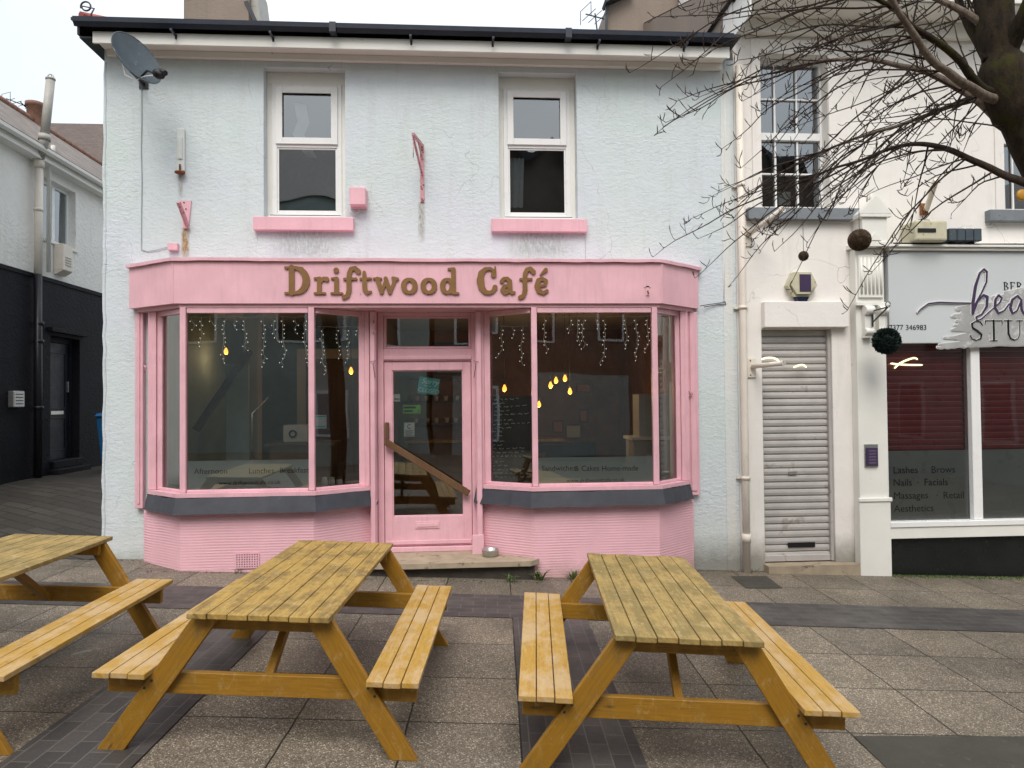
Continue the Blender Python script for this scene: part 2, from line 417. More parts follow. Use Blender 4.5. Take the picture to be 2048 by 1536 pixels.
def mk_slate(name, a, b, cw=.28, rh=.16, rot=0, mo=.006):
    m = N(name); v = m.coord('UV')
    br = m.n('ShaderNodeTexBrick'); br.offset = .5
    m.l(v, br.inputs['Vector']); br.inputs['Scale'].default_value = 1
    br.inputs['Brick Width'].default_value = cw; br.inputs['Row Height'].default_value = rh
    br.inputs['Mortar Size'].default_value = mo; br.inputs['Color1'].default_value = (*a, 1); br.inputs['Color2'].default_value = (*b, 1)
    br.inputs['Mortar'].default_value = (.02, .02, .02, 1)
    o = m.coord(); c = m.mix(m.mr(m.noise(o, 4, 7, .7), .45, .7, 0, .5), br.outputs['Color'], sc(a, .6))
    return m.fin(c, .6, m.bump(br.outputs['Fac'], -.8, .01), .4)
M['slate'] = mk_slate('grey slates', (.10, .095, .10), (.14, .13, .125))
M['slate_brown'] = mk_slate('brown grey slates', (.13, .10, .085), (.27, .215, .17), .26, .17, mo=.016)

PR = rad(-2.75)
def mk_slabs():
    m = N('exposed aggregate slabs')
    v = m.coord('Object', (1, 1, 1), (0, 0, -PR), (0, 0, 0))
    mp = m.n('ShaderNodeMapping'); mp.inputs['Location'].default_value = (-1.165+.653*40, 1.93+.68*60, 0)
    m.l(v, mp.inputs[0])
    br = m.n('ShaderNodeTexBrick'); br.offset = 0; br.inputs['Scale'].default_value = 1
    br.inputs['Brick Width'].default_value = .653; br.inputs['Row Height'].default_value = .68
    br.inputs['Mortar Size'].default_value = .006; br.inputs['Mortar Smooth'].default_value = .15
    br.inputs['Color1'].default_value = (.88, .88, .88, 1); br.inputs['Color2'].default_value = (1.2, 1.18, 1.14, 1)
    br.inputs['Mortar'].default_value = (.10, .09, .075, 1)
    wob = m.n('ShaderNodeVectorMath', operation='ADD'); ns = m.n('ShaderNodeTexNoise'); ns.inputs['Scale'].default_value = 6
    m.l(v, ns.inputs['Vector']); sca = m.n('ShaderNodeVectorMath', operation='SCALE'); sca.inputs['Scale'].default_value = .012
    m.l(ns.outputs['Color'], sca.inputs[0]); m.l(mp.outputs[0], wob.inputs[0]); m.l(sca.outputs[0], wob.inputs[1]); m.l(wob.outputs[0], br.inputs['Vector'])
    # pebbles
    vo = m.n('ShaderNodeTexVoronoi'); vo.inputs['Scale'].default_value = 165; m.l(v, vo.inputs['Vector'])
    sxx = m.n('ShaderNodeSeparateColor'); m.l(vo.outputs['Color'], sxx.inputs[0])
    c = m.ramp(sxx.outputs[0], [(0, (.066, .054, .040)), (.5, (.148, .123, .093)), (.85, (.225, .19, .148)), (.94, (.34, .295, .235)), (1, (.55, .50, .42))])
    big = m.mr(m.noise(v, .8, 6, .65), .3, .7, .62, 1.22)
    c = m.mix(1, c, m.mix(1, br.outputs['Color'], (1, 1, 1), 'MULTIPLY'), 'MULTIPLY')
    bm = m.n('ShaderNodeCombineColor')
    for i in range(3): m.l(big, bm.inputs[i])
    c = m.mix(1, c, bm.outputs[0], 'MULTIPLY')
    # damp greenish grime
    c = m.mix(m.mr(m.noise(v, 2.1, 7, .7), .5, .75, 0, .4), c, (.070, .064, .038))
    c = m.mix(m.mr(m.noise(m.coord('Object', loc=(3, 8, 0)), 5.5, 3, .4), .735, .75, 0, .5), c, (.30, .29, .27))
    c = m.mix(m.mr(m.noise(m.coord('Object', loc=(9, 2, 0)), 1.7, 6, .7), .58, .68, 0, .45), c, (.05, .042, .033))
    c = m.mix(m.mr(m.noise(m.coord('Object', loc=(7, 1, 0)), 55, 2, .5), .73, .76, 0, .6), c, (.35, .34, .31))
    rg = m.mr(m.noise(v, 1.3, 5), .35, .7, .42, .75)
    b = m.bump(vo.outputs['Distance'], -.5, .006, m.bump(br.outputs['Fac'], -.7, .008))
    return m.fin(c, rg, b, .4)
M['slabs'] = mk_slabs()
def mk_pavers(name, along_x):
    m = N(name)
    v = m.coord('Object', (1, 1, 1), (0, 0, -PR + (0 if along_x else rad(90))), (0, 0, 0))
    mp = m.n('ShaderNodeMapping'); mp.inputs['Location'].default_value = ((30, 1.93+.12*80, 0) if along_x else (30, 30, 0)); m.l(v, mp.inputs[0])
    br = m.n('ShaderNodeTexBrick'); br.offset = .5; br.inputs['Scale'].default_value = 1
    br.inputs['Brick Width'].default_value = .225; br.inputs['Row Height'].default_value = .12 if along_x else .1092
    br.inputs['Mortar Size'].default_value = .0045; br.inputs['Mortar Smooth'].default_value = .3
    br.inputs['Color1'].default_value = (.050, .046, .044, 1); br.inputs['Color2'].default_value = (.082, .074, .068, 1)
    br.inputs['Mortar'].default_value = (.125, .115, .10, 1); br.inputs['Bias'].default_value = -.1
    if not along_x: mp.inputs['Location'].default_value = (30, 30.024, 0)
    m.l(mp.outputs[0], br.inputs['Vector'])
    c = m.mix(m.mr(m.noise(v, 1.5, 6, .7), .4, .7, 0, .5), br.outputs['Color'], (.035, .030, .028))
    c = m.mix(m.mr(m.noise(v, 14, 6, .7), .6, .8, 0, .35), c, (.15, .135, .12))
    c = m.mix(m.mr(m.noise(v, 70, 2, .6), .72, .76, 0, .5), c, (.3, .29, .27))
    b = m.bump(m.noise(v, 60, 4), .3, .003, m.bump(br.outputs['Fac'], -.8, .008))
    return m.fin(c, m.mr(m.noise(v, 3, 5), .3, .7, .35, .6), b, .45)
M['pav_x'] = mk_pavers('dark brick pavers', True)
M['pav_y'] = mk_pavers('dark brick pavers lengthwise', False)
def mk_setts():
    m = N('alley setts'); v = m.coord('Object', (1, 1, 1), (0, 0, rad(28)))
    br = m.n('ShaderNodeTexBrick'); br.offset = .5; br.inputs['Scale'].default_value = 1
    br.inputs['Brick Width'].default_value = .55; br.inputs['Row Height'].default_value = .17; br.inputs['Mortar Size'].default_value = .012
    br.inputs['Color1'].default_value = (.036, .032, .027, 1); br.inputs['Color2'].default_value = (.060, .053, .045, 1); br.inputs['Mortar'].default_value = (.02, .018, .015, 1)
    m.l(v, br.inputs['Vector'])
    c = m.mix(m.mr(m.noise(v, 1.8, 7, .7), .4, .7, 0, .6), br.outputs['Color'], (.04, .036, .03))
    c = m.mix(m.mr(m.noise(v, 9, 4, .7), .68, .76, 0, .5), c, (.19, .17, .15))
    return m.fin(c, .55, m.bump(m.noise(v, 20, 5), .4, .01, m.bump(br.outputs['Fac'], -1, .02)), .4)
M['setts'] = mk_setts()
M['tarmac'] = paint('dark tarmac patch', (.055, .050, .040), .75, .2, 3, .5, 90, (.08, .075, .06), .6, 14)
M['moss'] = paint('moss', (.055, .075, .02), .9, .4, 20, .8, 60)
def mk_bark(name, a, b, moss, mthr):
    m = N(name); v = m.coord('Object', (1, 1, .4))
    c = m.mix(m.mr(m.noise(v, 22, 6, .7), .35, .65), a, b)
    c = m.mix(m.mr(m.noise(m.coord(), 5, 6, .7), mthr, mthr+.12), c, moss)
    return m.fin(c, .9, m.bump(m.noise(v, 30, 6, .7), .9, .02), .15)
M['bark'] = mk_bark('mossy dark bark', (.050, .036, .024), (.018, .014, .010), (.045, .042, .012), .52)
M['limb'] = mk_bark('grey brown limb bark', (.25, .205, .165), (.13, .10, .08), (.09, .08, .04), .64)
M['twig'] = mk_bark('dark twig bark', (.065, .045, .036), (.035, .025, .02), (.10, .08, .06), .60)
def mk_weed():
    m = N('weed leaves'); at = m.n('ShaderNodeAttribute', attribute_name='rnd')
    c = m.mix(at.outputs['Fac'], (.05, .10, .025), (.12, .16, .05)); return m.fin(c, .6, None, .3)
M['weed'] = mk_weed()
M['ball_brown'] = paint('brown wicker', (.09, .055, .03), .8, .5, 25, .8, 60, (.16, .11, .06), .55, 30)
M['ball_green'] = paint('dark green artificial leaves', (.018, .035, .028), .6, .4, 25, .8, 60)
M['chalk'] = paint('chalkboard', (.035, .037, .034), .8, .2, 8, .05, 40)

# ------------------------------------------------------------------ text and sign lettering
def text_mesh(name, body, size, mat, parent, loc, rotz=0, extr=.001, align='LEFT', shear=0, rot_y=0):
    cu = bpy.data.curves.new('tmp_text', 'FONT'); cu.body = body; cu.size = size; cu.extrude = extr; cu.align_x = align; cu.shear = shear
    cu.resolution_u = 3
    o = bpy.data.objects.new('tmp_text', cu); COL.objects.link(o)
    dg = bpy.context.evaluated_depsgraph_get(); me = bpy.data.meshes.new_from_object(o.evaluated_get(dg))
    bpy.data.objects.remove(o)
    mt = Matrix.Rotation(rotz, 4, 'Z') @ Matrix.Rotation(rot_y, 4, 'Y') @ Matrix.Rotation(rad(90), 4, 'X')
    me.transform(mt); me.name = name; me.materials.clear(); me.materials.append(mat)
    ob = bpy.data.objects.new(name, me); COL.objects.link(ob)
    off = OFF[parent.name] if parent else Vector((0, 0, 0))
    ob.location = Vector(loc)-off
    if parent: ob.parent = parent
    OFF[ob.name] = Vector(loc) if not parent else off
    return ob

def sdf_shape(shapes, res, pad):
    """shapes: list of (sign, polyline [(x,y,r)...]); returns grid field (inside>0)"""
    xs = [p[0]+s*p[2] for _, pl in shapes for p in pl for s in (-1, 1)]; ys = [p[1]+s*p[2] for _, pl in shapes for p in pl for s in (-1, 1)]
    x0, x1, y0, y1 = min(xs)-pad, max(xs)+pad, min(ys)-pad, max(ys)+pad
    nx, ny = int((x1-x0)/res)+2, int((y1-y0)/res)+2
    X, Y = np.meshgrid(x0+np.arange(nx)*res, y0+np.arange(ny)*res, indexing='ij')
    Fd = np.full(X.shape, -1e3)
    for sg, pl in shapes:
        D = np.full(X.shape, -1e3)
        if len(pl) == 1: pl = pl*2
        for a, b in zip(pl[:-1], pl[1:]):
            dx, dy = b[0]-a[0], b[1]-a[1]; L = dx*dx+dy*dy
            t = np.clip(((X-a[0])*dx+(Y-a[1])*dy)/L, 0, 1) if L > 1e-9 else 0*X
            D = np.maximum(D, (a[2]+(b[2]-a[2])*t)-np.hypot(X-a[0]-t*dx, Y-a[1]-t*dy))
        Fd = np.maximum(Fd, D) if sg > 0 else np.minimum(Fd, -D)
    return X, Y, Fd
def sign_mesh(shapes, name, mat, parent, to3, depth, res=.7, pad=2):
    """marching squares over the strokes; to3(x,y,d)->world point"""
    X, Y, Fd = sdf_shape(shapes, res, pad)
    mb = MB(); cache = {}; nx, ny = X.shape
    V = []; FF = []
    def vert(key, x, y):
        if key not in cache:
            cache[key] = len(V); V.append(to3(x, y, 0)); V.append(to3(x, y, depth))
        return cache[key]
    ins = Fd > 0
    any4 = ins[:-1, :-1] | ins[1:, :-1] | ins[1:, 1:] | ins[:-1, 1:]
    for i, j in np.argwhere(any4):
        i = int(i); j = int(j)
        cs = [(i, j), (i+1, j), (i+1, j+1), (i, j+1)]
        poly = []
        for k in range(4):
            a, b = cs[k], cs[(k+1) % 4]
            fa, fb = Fd[a], Fd[b]
            if fa > 0: poly.append((vert(('c', a), X[a], Y[a]), False))
            if (fa > 0) != (fb > 0):
                t = fa/(fa-fb); key = ('e', min(a, b), max(a, b))
                poly.append((vert(key, X[a]+t*(X[b]-X[a]), Y[a]+t*(Y[b]-Y[a])), True))
        if len(poly) < 3: continue
        ids = [p[0] for p in poly]
        FF.append(tuple(ids))
        m = len(poly)
        for k in range(m):
            if poly[k][1] and poly[(k+1) % m][1]:
                a, b = ids[k], ids[(k+1) % m]
                FF.append((b, a, a+1, b+1))
    off = OFF[parent.name] if parent else Vector((0, 0, 0))
    me = bpy.data.meshes.new(name); me.from_pydata([(v[0]-off.x, v[1]-off.y, v[2]-off.z) for v in V], [], FF)
    me.materials.append(mat); me.validate(); me.update()
    import bmesh
    bm = bmesh.new(); bm.from_mesh(me); bmesh.ops.recalc_face_normals(bm, faces=bm.faces); bm.to_mesh(me); bm.free()
    o = bpy.data.objects.new(name, me); COL.objects.link(o)
    if parent: o.parent = parent; OFF[o.name] = off
    return o
def arc(cx, cy_, rx, ry, a0, a1, r0, r1, n=14, mid=None):
    out_ = []
    for i in range(n+1):
        t = i/n; a = rad(a0+(a1-a0)*t)
        r = r0+(r1-r0)*t if mid is None else (r0+(r1-r0)*t)*(1-math.sin(math.pi*t))+mid*math.sin(math.pi*t)
        out_.append((cx+rx*math.cos(a), cy_+ry*math.sin(a), r))
    return out_

def wall_holes(mb, x0, x1, z0, z1, y, th, holes, axis='x', step=None):
    """closed wall slab with rectangular openings. axis 'x': runs along x with front face at y (facing -y)."""
    xs = sorted(set([x0, x1]+[h[0] for h in holes]+[h[1] for h in holes])); zs = sorted(set([z0, z1]+[h[2] for h in holes]+[h[3] for h in holes]))
    def hole(xm, zm): return any(h[0] < xm < h[1] and h[2] < zm < h[3] for h in holes)
    def pt(x, d, z): return (x, y+d, z) if axis == 'x' else (y-d, x, z)
    for i in range(len(xs)-1):
        for j in range(len(zs)-1):
            if hole((xs[i]+xs[i+1])/2, (zs[j]+zs[j+1])/2): continue
            a, b, c, d = xs[i], xs[i+1], zs[j], zs[j+1]
            mb.face([pt(a, 0, c), pt(b, 0, c), pt(b, 0, d), pt(a, 0, d)])
            mb.face([pt(a, th, c), pt(a, th, d), pt(b, th, d), pt(b, th, c)])
    def ring(a, b, c, d, flip):
        q = [[pt(a, 0, c), pt(a, 0, d), pt(a, th, d), pt(a, th, c)], [pt(b, 0, c), pt(b, th, c), pt(b, th, d), pt(b, 0, d)],
             [pt(a, 0, d), pt(b, 0, d), pt(b, th, d), pt(a, th, d)], [pt(a, 0, c), pt(a, th, c), pt(b, th, c), pt(b, 0, c)]]
        for f in q: mb.face(f[::-1] if flip else f)
    for h in holes: ring(*h, True)
    ring(x0, x1, z0, z1, False)

# ================================================================== GROUND
mb = MB()
xs = [-45, -30, -20, -14, -10]+[-9+.5*i for i in range(10)]+[-3.99, -3.97]+[-3.5+.5*i for i in range(26)]+[10, 14, 20, 30, 45]
ys = [-50, -35, -25, -18, -14, -11]+[-9+.5*i for i in range(17)]+[-.4+.35*i for i in range(14)]+[5.5, 8, 12, 20, 40]
for i in range(len(xs)-1):
    for j in range(len(ys)-1):
        mb.face([(x, y, gz(x, y)) for x, y in ((xs[i], ys[j]), (xs[i+1], ys[j]), (xs[i+1], ys[j+1]), (xs[i], ys[j+1]))])
g = mb.build('pavement', M['slabs']); tag(g, 'speckled brown exposed aggregate paving slabs of the square', kind='structure')
# paving frame -> world
cu_, su_ = math.cos(PR), math.sin(PR)
def UV(u, v, dz=0):
    x = u*cu_-v*su_; y = u*su_+v*cu_
    return (x, y, gz(x, y)+dz)
def band(u0, u1, v0, v1, mat, name, label, dz=.004, nseg=30, along='u'):
    mb = MB()
    for i in range(nseg):
        if along == 'u':
            a, b = u0+(u1-u0)*i/nseg, u0+(u1-u0)*(i+1)/nseg; q = [UV(a, v0, dz), UV(b, v0, dz), UV(b, v1, dz), UV(a, v1, dz)]
        else:
            a, b = v0+(v1-v0)*i/nseg, v0+(v1-v0)*(i+1)/nseg; q = [UV(u0, a, dz), UV(u1, a, dz), UV(u1, b, dz), UV(u0, b, dz)]
        mb.face(q)
    o = mb.build(name, mat); tag(o, label, kind='structure'); return o
band(-8, 14, -1.93, -1.21, M['pav_x'], 'brick_path', 'dark brick paver band running across in front of the cafe', nseg=60)
band(-2.11, -1.455, -12, -1.93, M['pav_y'], 'brick_path', 'dark brick paver strip running under the middle picnic table towards the viewer', along='v')
band(.51, 1.165, -12, -1.93, M['pav_y'], 'brick_path', 'dark brick paver strip running under the right picnic table towards the viewer', along='v')
# tarmac patch lower right
tp = [P(0, 0)]*0
mb = MB()
def gp(px, py, dz=.004):
    d = ray(px, py); nn = Vector((.044, 0, 1)); t = ((-.2+dz)-nn.dot(CAM))/nn.dot(d); return CAM+d*t
a_, b_ = gp(1707, 1472), gp(2300, 1470)
mb.face([(a_.x-.10, a_.y-1.6, gz(a_.x-.10)+.005), (b_.x, a_.y-1.6, gz(b_.x)+.005), (b_.x, a_.y, gz(b_.x)+.005), (a_.x, a_.y, gz(a_.x)+.005)])
o = mb.build('tarmac_patch', M['tarmac']); tag(o, 'smooth dark tarmac repair in the paving at the lower right', kind='structure')
# manhole / dark patch by drainpipe foot
mb = MB(); q = [gp(1462, 1152, .006), gp(1533, 1152, .006), gp(1565, 1176, .006), gp(1492, 1176, .006)]
mb.face([tuple(p) for p in q][::-1]); o = mb.build('drain_cover', M['tarmac'])
tag(o, 'dark flat drain cover in the paving below the cream drainpipe', 'drain cover')
# alley surface
mb = MB()
ax = [-12, -10, -9, -8, -7.1, -6.5, -6, -5.5, -5, -4.5, -4.0]; ay = [-.1+.35*i for i in range(14)]+[5.5, 8, 12, 20]
for i in range(len(ax)-1):
    for j in range(len(ay)-1):
        mb.face([(x, y, gz(min(x, -3.985), y)+.006) for x, y in ((ax[i], ay[j]), (ax[i+1], ay[j]), (ax[i+1], ay[j+1]), (ax[i], ay[j+1]))])
o = mb.build('alley_road', M['setts']); tag(o, 'dark worn stone setts of the alley rising beside the cafe', kind='structure')

# ================================================================== CAFE BUILDING
XL, XR = -4.0, 3.24
cafe = thing('cafe_building', 'pale blue rendered two storey cafe with pink shopfront and two upstairs windows', 'building', (0, 0, 0))
WIN = [(-2.248, -1.332, 3.785, 5.52), (.437, 1.353, 3.785, 5.52)]
mb = MB()
holes = WIN+[(-3.42, -1.0, .05, 2.9), (-.97, .15, .02, 2.9), (.30, 2.5, .05, 2.9)]
wall_holes(mb, XL, XR, -.7, 5.72, 0, .30, holes)
mb.box(XL, XL+.3, .302, 8, -.7, 5.72); mb.box(XR-.3, XR, .302, 8, -.7, 5.72); mb.box(XL, XR, 8.002, 8.3, -.7, 5.72)
mb.build('wall', M['blue'], cafe)
# slightly ragged left corner: render lumps
mb = MB(); pts = []
for i in range(40):
    z = -.2+i*.147; pts.append((XL+.012+random.uniform(-.012, .006), .006, z))
mb.tube(pts, [.020+random.uniform(-.004, .004) for _ in pts], 8); mb.build('corner_bead', M['blue'], cafe)
# ground floor / upper floor interiors
mb = MB(); mb.box(XL+.3, XR-.3, .32, 7.99, 2.97, 3.1); mb.build('ceiling', M['cream_in'], cafe)
mb = MB(); mb.box(XL+.302, XR-.302, .302, 4.898, -.10, .005); mb.box(-.94, .12, .08, .3015, -.10, .004); mb.build('interior_floor', M['floor_in'], cafe)
mb = MB(); mb.box(XL+.3, -.62, 4.9, 5.0, .006, 2.968); mb.box(XL+.302, XL+.33, .302, 4.898, .006, 2.968); mb.build('interior_wall', M['teal'], cafe)
mb = MB(); mb.box(-.618, XR-.3, 4.9, 5.0, .006, 2.968); mb.box(XR-.34, XR-.302, .302, 4.898, .006, 2.968); mb.build('interior_wall', M['brown_in'], cafe)
mb = MB(); mb.box(-1.3, -1.2, 2.6, 4.898, .006, 2.968); mb.build('partition', M['cream_in'], cafe)
mb = MB(); mb.box(XL+.3, XR-.3, 1.6, 1.7, 3.1, 5.7); mb.build('upstairs_wall', M['dark'], cafe)
# cornice, gutter, roof
mb = MB()
mb.box(-3.98, 3.09, -.30, -.275, 5.60, 5.73)          # fascia board
mb.box(-3.98, 3.09, -.274, -.002, 5.655, 5.672)
mb.box(-3.95, 3.09, -.06, -.003, 5.585, 5.654)        # bed mould
mb.build('eaves_board', M['white_paint'], cafe, .004)
mb = MB(); prof = [(0, 0), (-.025, -.07), (-.075, -.09), (-.11, -.05), (-.115, 0)]
xs_ = [-4.17, 3.10]
for a, b in ((-4.13, -1.4), (-1.39, 1.2), (1.21, 3.10)):
    for k in range(len(prof)-1):
        p, q = prof[k], prof[k+1]
        zb = 5.83
        mb.face([(a, -.302+p[0], zb+p[1]), (a, -.302+q[0], zb+q[1]), (b, -.302+q[0], zb+q[1]), (b, -.302+p[0], zb+p[1])], smooth=True)
    for e in (a, b): mb.face([(e, -.302+p[0], 5.83+p[1]) for p in prof])
for jx in (-1.395, 1.205): mb.box(jx-.035, jx+.035, -.426, -.31, 5.730, 5.838)
mb.build('gutter', M['gutter'], cafe)
for jx in (-3.1, -2.06, -.55, .36, 1.55, 2.55):
    m2 = MB(); m2.box(jx-.012, jx+.012, -.44, -.30, 5.69, 5.712); m2.box(jx-.012, jx+.012, -.302, -.296, 5.66, 5.712); m2.build('gutter_bracket', M['gutter'], cafe)
mb = MB()
ez, ey, rz_, ry_ = 5.842, -.37, 6.85, 3.6
def quv(pts, u, v):
    o = Vector(pts[0]); u = Vector(u).normalized(); v = Vector(v).normalized()
    return [((Vector(p)-o).dot(u), (Vector(p)-o).dot(v)) for p in pts]
f1 = [(-4.17, ey, ez), (3.2, ey, ez), (3.2, ry_, rz_), (-1.0, ry_, rz_)]; mb.face(f1, quv(f1, (1, 0, 0), (0, 4, 1.04)))
f2 = [(-4.17, 8, ez), (-4.17, ey, ez), (-1.0, ry_, rz_)]; mb.face(f2, quv(f2, (0, 1, 0), (3.3, 0, 1.04)))
f3 = [(3.2, 8, ez), (-4.17, 8, ez), (-1.0, ry_, rz_), (3.2, ry_, rz_)]; mb.face(f3, quv(f3, (1, 0, 0), (0, -4, 1.04)))
mb.face([(-4.17, ey, ez-.03), (-4.17, 8, ez-.03), (3.2, 8, ez-.03), (3.2, ey, ez-.03)])
for a, b in (((-4.17, ey), (3.2, ey)), ((-4.17, 8), (-4.17, ey))):
    mb.face([(a[0], a[1], ez-.03), (b[0], b[1], ez-.03), (b[0], b[1], ez), (a[0], a[1], ez)])
mb.build('roof', M['slate'], cafe)
mb = MB(); mb.box(-4.15, -4.125, -.28, 8, 5.70, 5.81); mb.box(-4.125, -4.0, -.28, 8, 5.66, 5.68); mb.build('side_eaves_board', M['dark_metal'], cafe)
mb = MB()
h0, h1 = Vector((-4.10, -.30, 5.885)), Vector((-1.0, 3.6, 6.93))
for i in range(10):
    a = h0.lerp(h1, i/10); b = h0.lerp(h1, (i+.97)/10); mb.tube([a, b], [.055, .065], 8)
mb.build('hip_tile', M['red_tile'], cafe)
# scroll finial on the hip end
mb = MB(); c0 = P(172, 13, -.38); sp_ = []
for i in range(26):
    t = i/25; a = rad(200-420*t); r = .055*(1-.25*t) if t < .8 else .055*(.8)
    sp_.append((c0.x+r*math.cos(a), -.38, c0.z+r*math.sin(a)))
e0 = P(184, 38, -.38)
mb.tube([tuple(e0), (e0.x-.01, -.38, e0.z+.05)]+[sp_[0]]*0+[(c0.x+.055+.03, -.38, c0.z-.02)]+sp_[::-1][2:], .009, 6); mb.build('scroll_finial', M['dark_metal'], cafe)

# upstairs windows
def upvc_window(x0, x1, z0, z1, split, parent):
    y = .13
    fw = MB()
    fx0, fx1 = x0+.06, x1-.06; fz0, fz1 = z0+.035, z1-.14
    fw.box(fx0, fx0+.055, y, y+.07, fz0, fz1); fw.box(fx1-.055, fx1, y, y+.07, fz0, fz1)
    fw.box(fx0+.055, fx1-.055, y, y+.07, fz1-.05, fz1); fw.box(fx0+.055, fx1-.055, y, y+.07, fz0, fz0+.06)
    fw.box(fx0+.055, fx1-.055, y, y+.07, split-.03, split+.03)
    # opening sash (upper) slightly proud
    a, b, c, d = fx0+.045, fx1-.045, split+.005, fz1-.03
    w = .075
    for q in ((a, a+w, c, d), (b-w, b, c, d), (a+w, b-w, c, c+w), (a+w, b-w, d-w, d)): fw.box(q[0], q[1], y-.022, y-.002, q[2], q[3])
    a2, b2, c2, d2 = fx0+.055, fx1-.055, fz0+.06, split-.03
    for q in ((a2, a2+.02, c2, d2), (b2-.02, b2, c2, d2), (a2+.02, b2-.02, c2, c2+.03), (a2+.02, b2-.02, d2-.02, d2)): fw.box(q[0], q[1], y+.012, y+.03, q[2], q[3])
    win = fw.build('window', M['upvc'], parent, .004, 2)
    for (p, q, r, s_) in ((a+w, b-w, c+w, d-w), (a2+.02, b2-.02, c2+.03, d2-.02)):
        gm = MB(); gm.face([(p, y+.02, r), (q, y+.02, r), (q, y+.02, s_), (p, y+.02, s_)]); gm.build('pane', M['glass_up'], win)
    sg = MB()   # render infill above and jambs / seals
    sg.box(x0+.002, x1-.002, y+.005, y+.16, fz1+.001, z1-.002); sg.box(x0+.002, fx0-.001, y+.01, y+.16, z0+.002, fz1); sg.box(fx1+.001, x1-.002, y+.01, y+.16, z0+.002, fz1)
    sg.build('window_surround', M['white_paint'], parent)
    tr = MB(); tr.box(fx0-.01, fx1+.01, .02, y+.05, z0+.004, z0+.034); tr.build('sill_board', M['upvc'], win, .003)
    bl = MB(); bl.box(fx0, fx1, .025, .035, z0+.0345, z0+.043); bl.build('drip_strip', M['black'], win)
    return win
for k, (x0, x1, z0, z1) in enumerate(WIN):
    w = upvc_window(x0, x1, z0, z1, (P(600, 288, .1).z if k == 0 else P(1080, 290, .1).z), cafe)
    s0 = MB(); s0.box(x0-.10, x1+.10, -.075, .10, 3.632, 3.783); s0.build('window_sill', M['pink'], cafe, .006, 2)
    # curtain behind the glass
    cm = MB()
    if k == 0:
        pz = [(-1.97, 5.22), (-1.93, 5.0), (-1.99, 4.85), (-1.9, 4.7), (-1.84, 4.58)]
        prev = None
        for (cx, cz) in pz:
            if prev: cm.face([(prev[0], .27, prev[1]), (cx, .27, cz), (cx+.13, .31, cz), (prev[0]+.13, .31, prev[1])])
            prev = (cx, cz)
        cm.build('curtain', M['curtain'], cafe)
    else:
        for q in range(6):
            a = .55+q*.03; cm.face([(a, .25+.03*(q % 2), 4.0), (a+.03, .25+.03*((q+1) % 2), 4.0), (a+.05, .25+.03*((q+1) % 2), 4.6), (a+.02, .25+.03*(q % 2), 4.6)])
        cm.build('curtain', M['curtain'], cafe)

# ---------------- shopfront fascia
fas = MB(); Ff = -.52
plan_ = [(-3.68, -.10), (-3.04, Ff), (2.20, Ff), (2.76, -.06), (2.76, -.003), (-3.68, -.003)]
fas.plan([(a, b) for a, b in plan_], 2.74, 3.185)
fo = fas.build('shop_fascia', M['pink'], cafe, .004)
lm = MB(); N_ = 60
# slightly wavy lead ledge on top
top_pts = [(-3.71, -.12), (-3.05, -.55), (2.21, -.55), (2.80, -.07)]
def along(pts, t):
    L = [math.dist(pts[i], pts[i+1]) for i in range(len(pts)-1)]; s_ = t*sum(L)
    for i, l in enumerate(L):
        if s_ <= l or i == len(L)-1:
            k = min(1, s_/l); return (pts[i][0]+(pts[i+1][0]-pts[i][0])*k, pts[i][1]+(pts[i+1][1]-pts[i][1])*k)
        s_ -= l
prev = None
for i in range(N_+1):
    t = i/N_; x, y = along(top_pts, t); dz = random.uniform(-.004, .004)
    cur = (x, y, 3.188+dz, 3.222+dz*.4)
    if prev:
        lm.face([(prev[0], prev[1], prev[2]), (cur[0], cur[1], cur[2]), (cur[0], cur[1], cur[3]), (prev[0], prev[1], prev[3])])
        lm.face([(prev[0], prev[1], prev[3]), (cur[0], cur[1], cur[3]), (cur[0], -.001, cur[3]+.03), (prev[0], -.001, prev[3]+.03)])
        lm.face([(prev[0], prev[1], prev[2]), (prev[0], -.001, prev[2]), (cur[0], -.001, cur[2]), (cur[0], cur[1], cur[2])])
    prev = cur
lm.build('ledge', M['pink_wood'], cafe)
for q in (-3.046, 2.19):
    fj = MB(); fj.box(q, q+.01, Ff-.004, Ff, 2.745, 3.18); fj.build('cover_strip', M['pink_wood'], fo)
fm = MB(); fm.plan([(-3.60, -.08), (-2.99, -.49), (2.17, -.49), (2.70, -.05), (2.70, -.004), (-3.60, -.004)], 2.70, 2.738); fm.build('bed_moulding', M['pink_wood'], cafe)

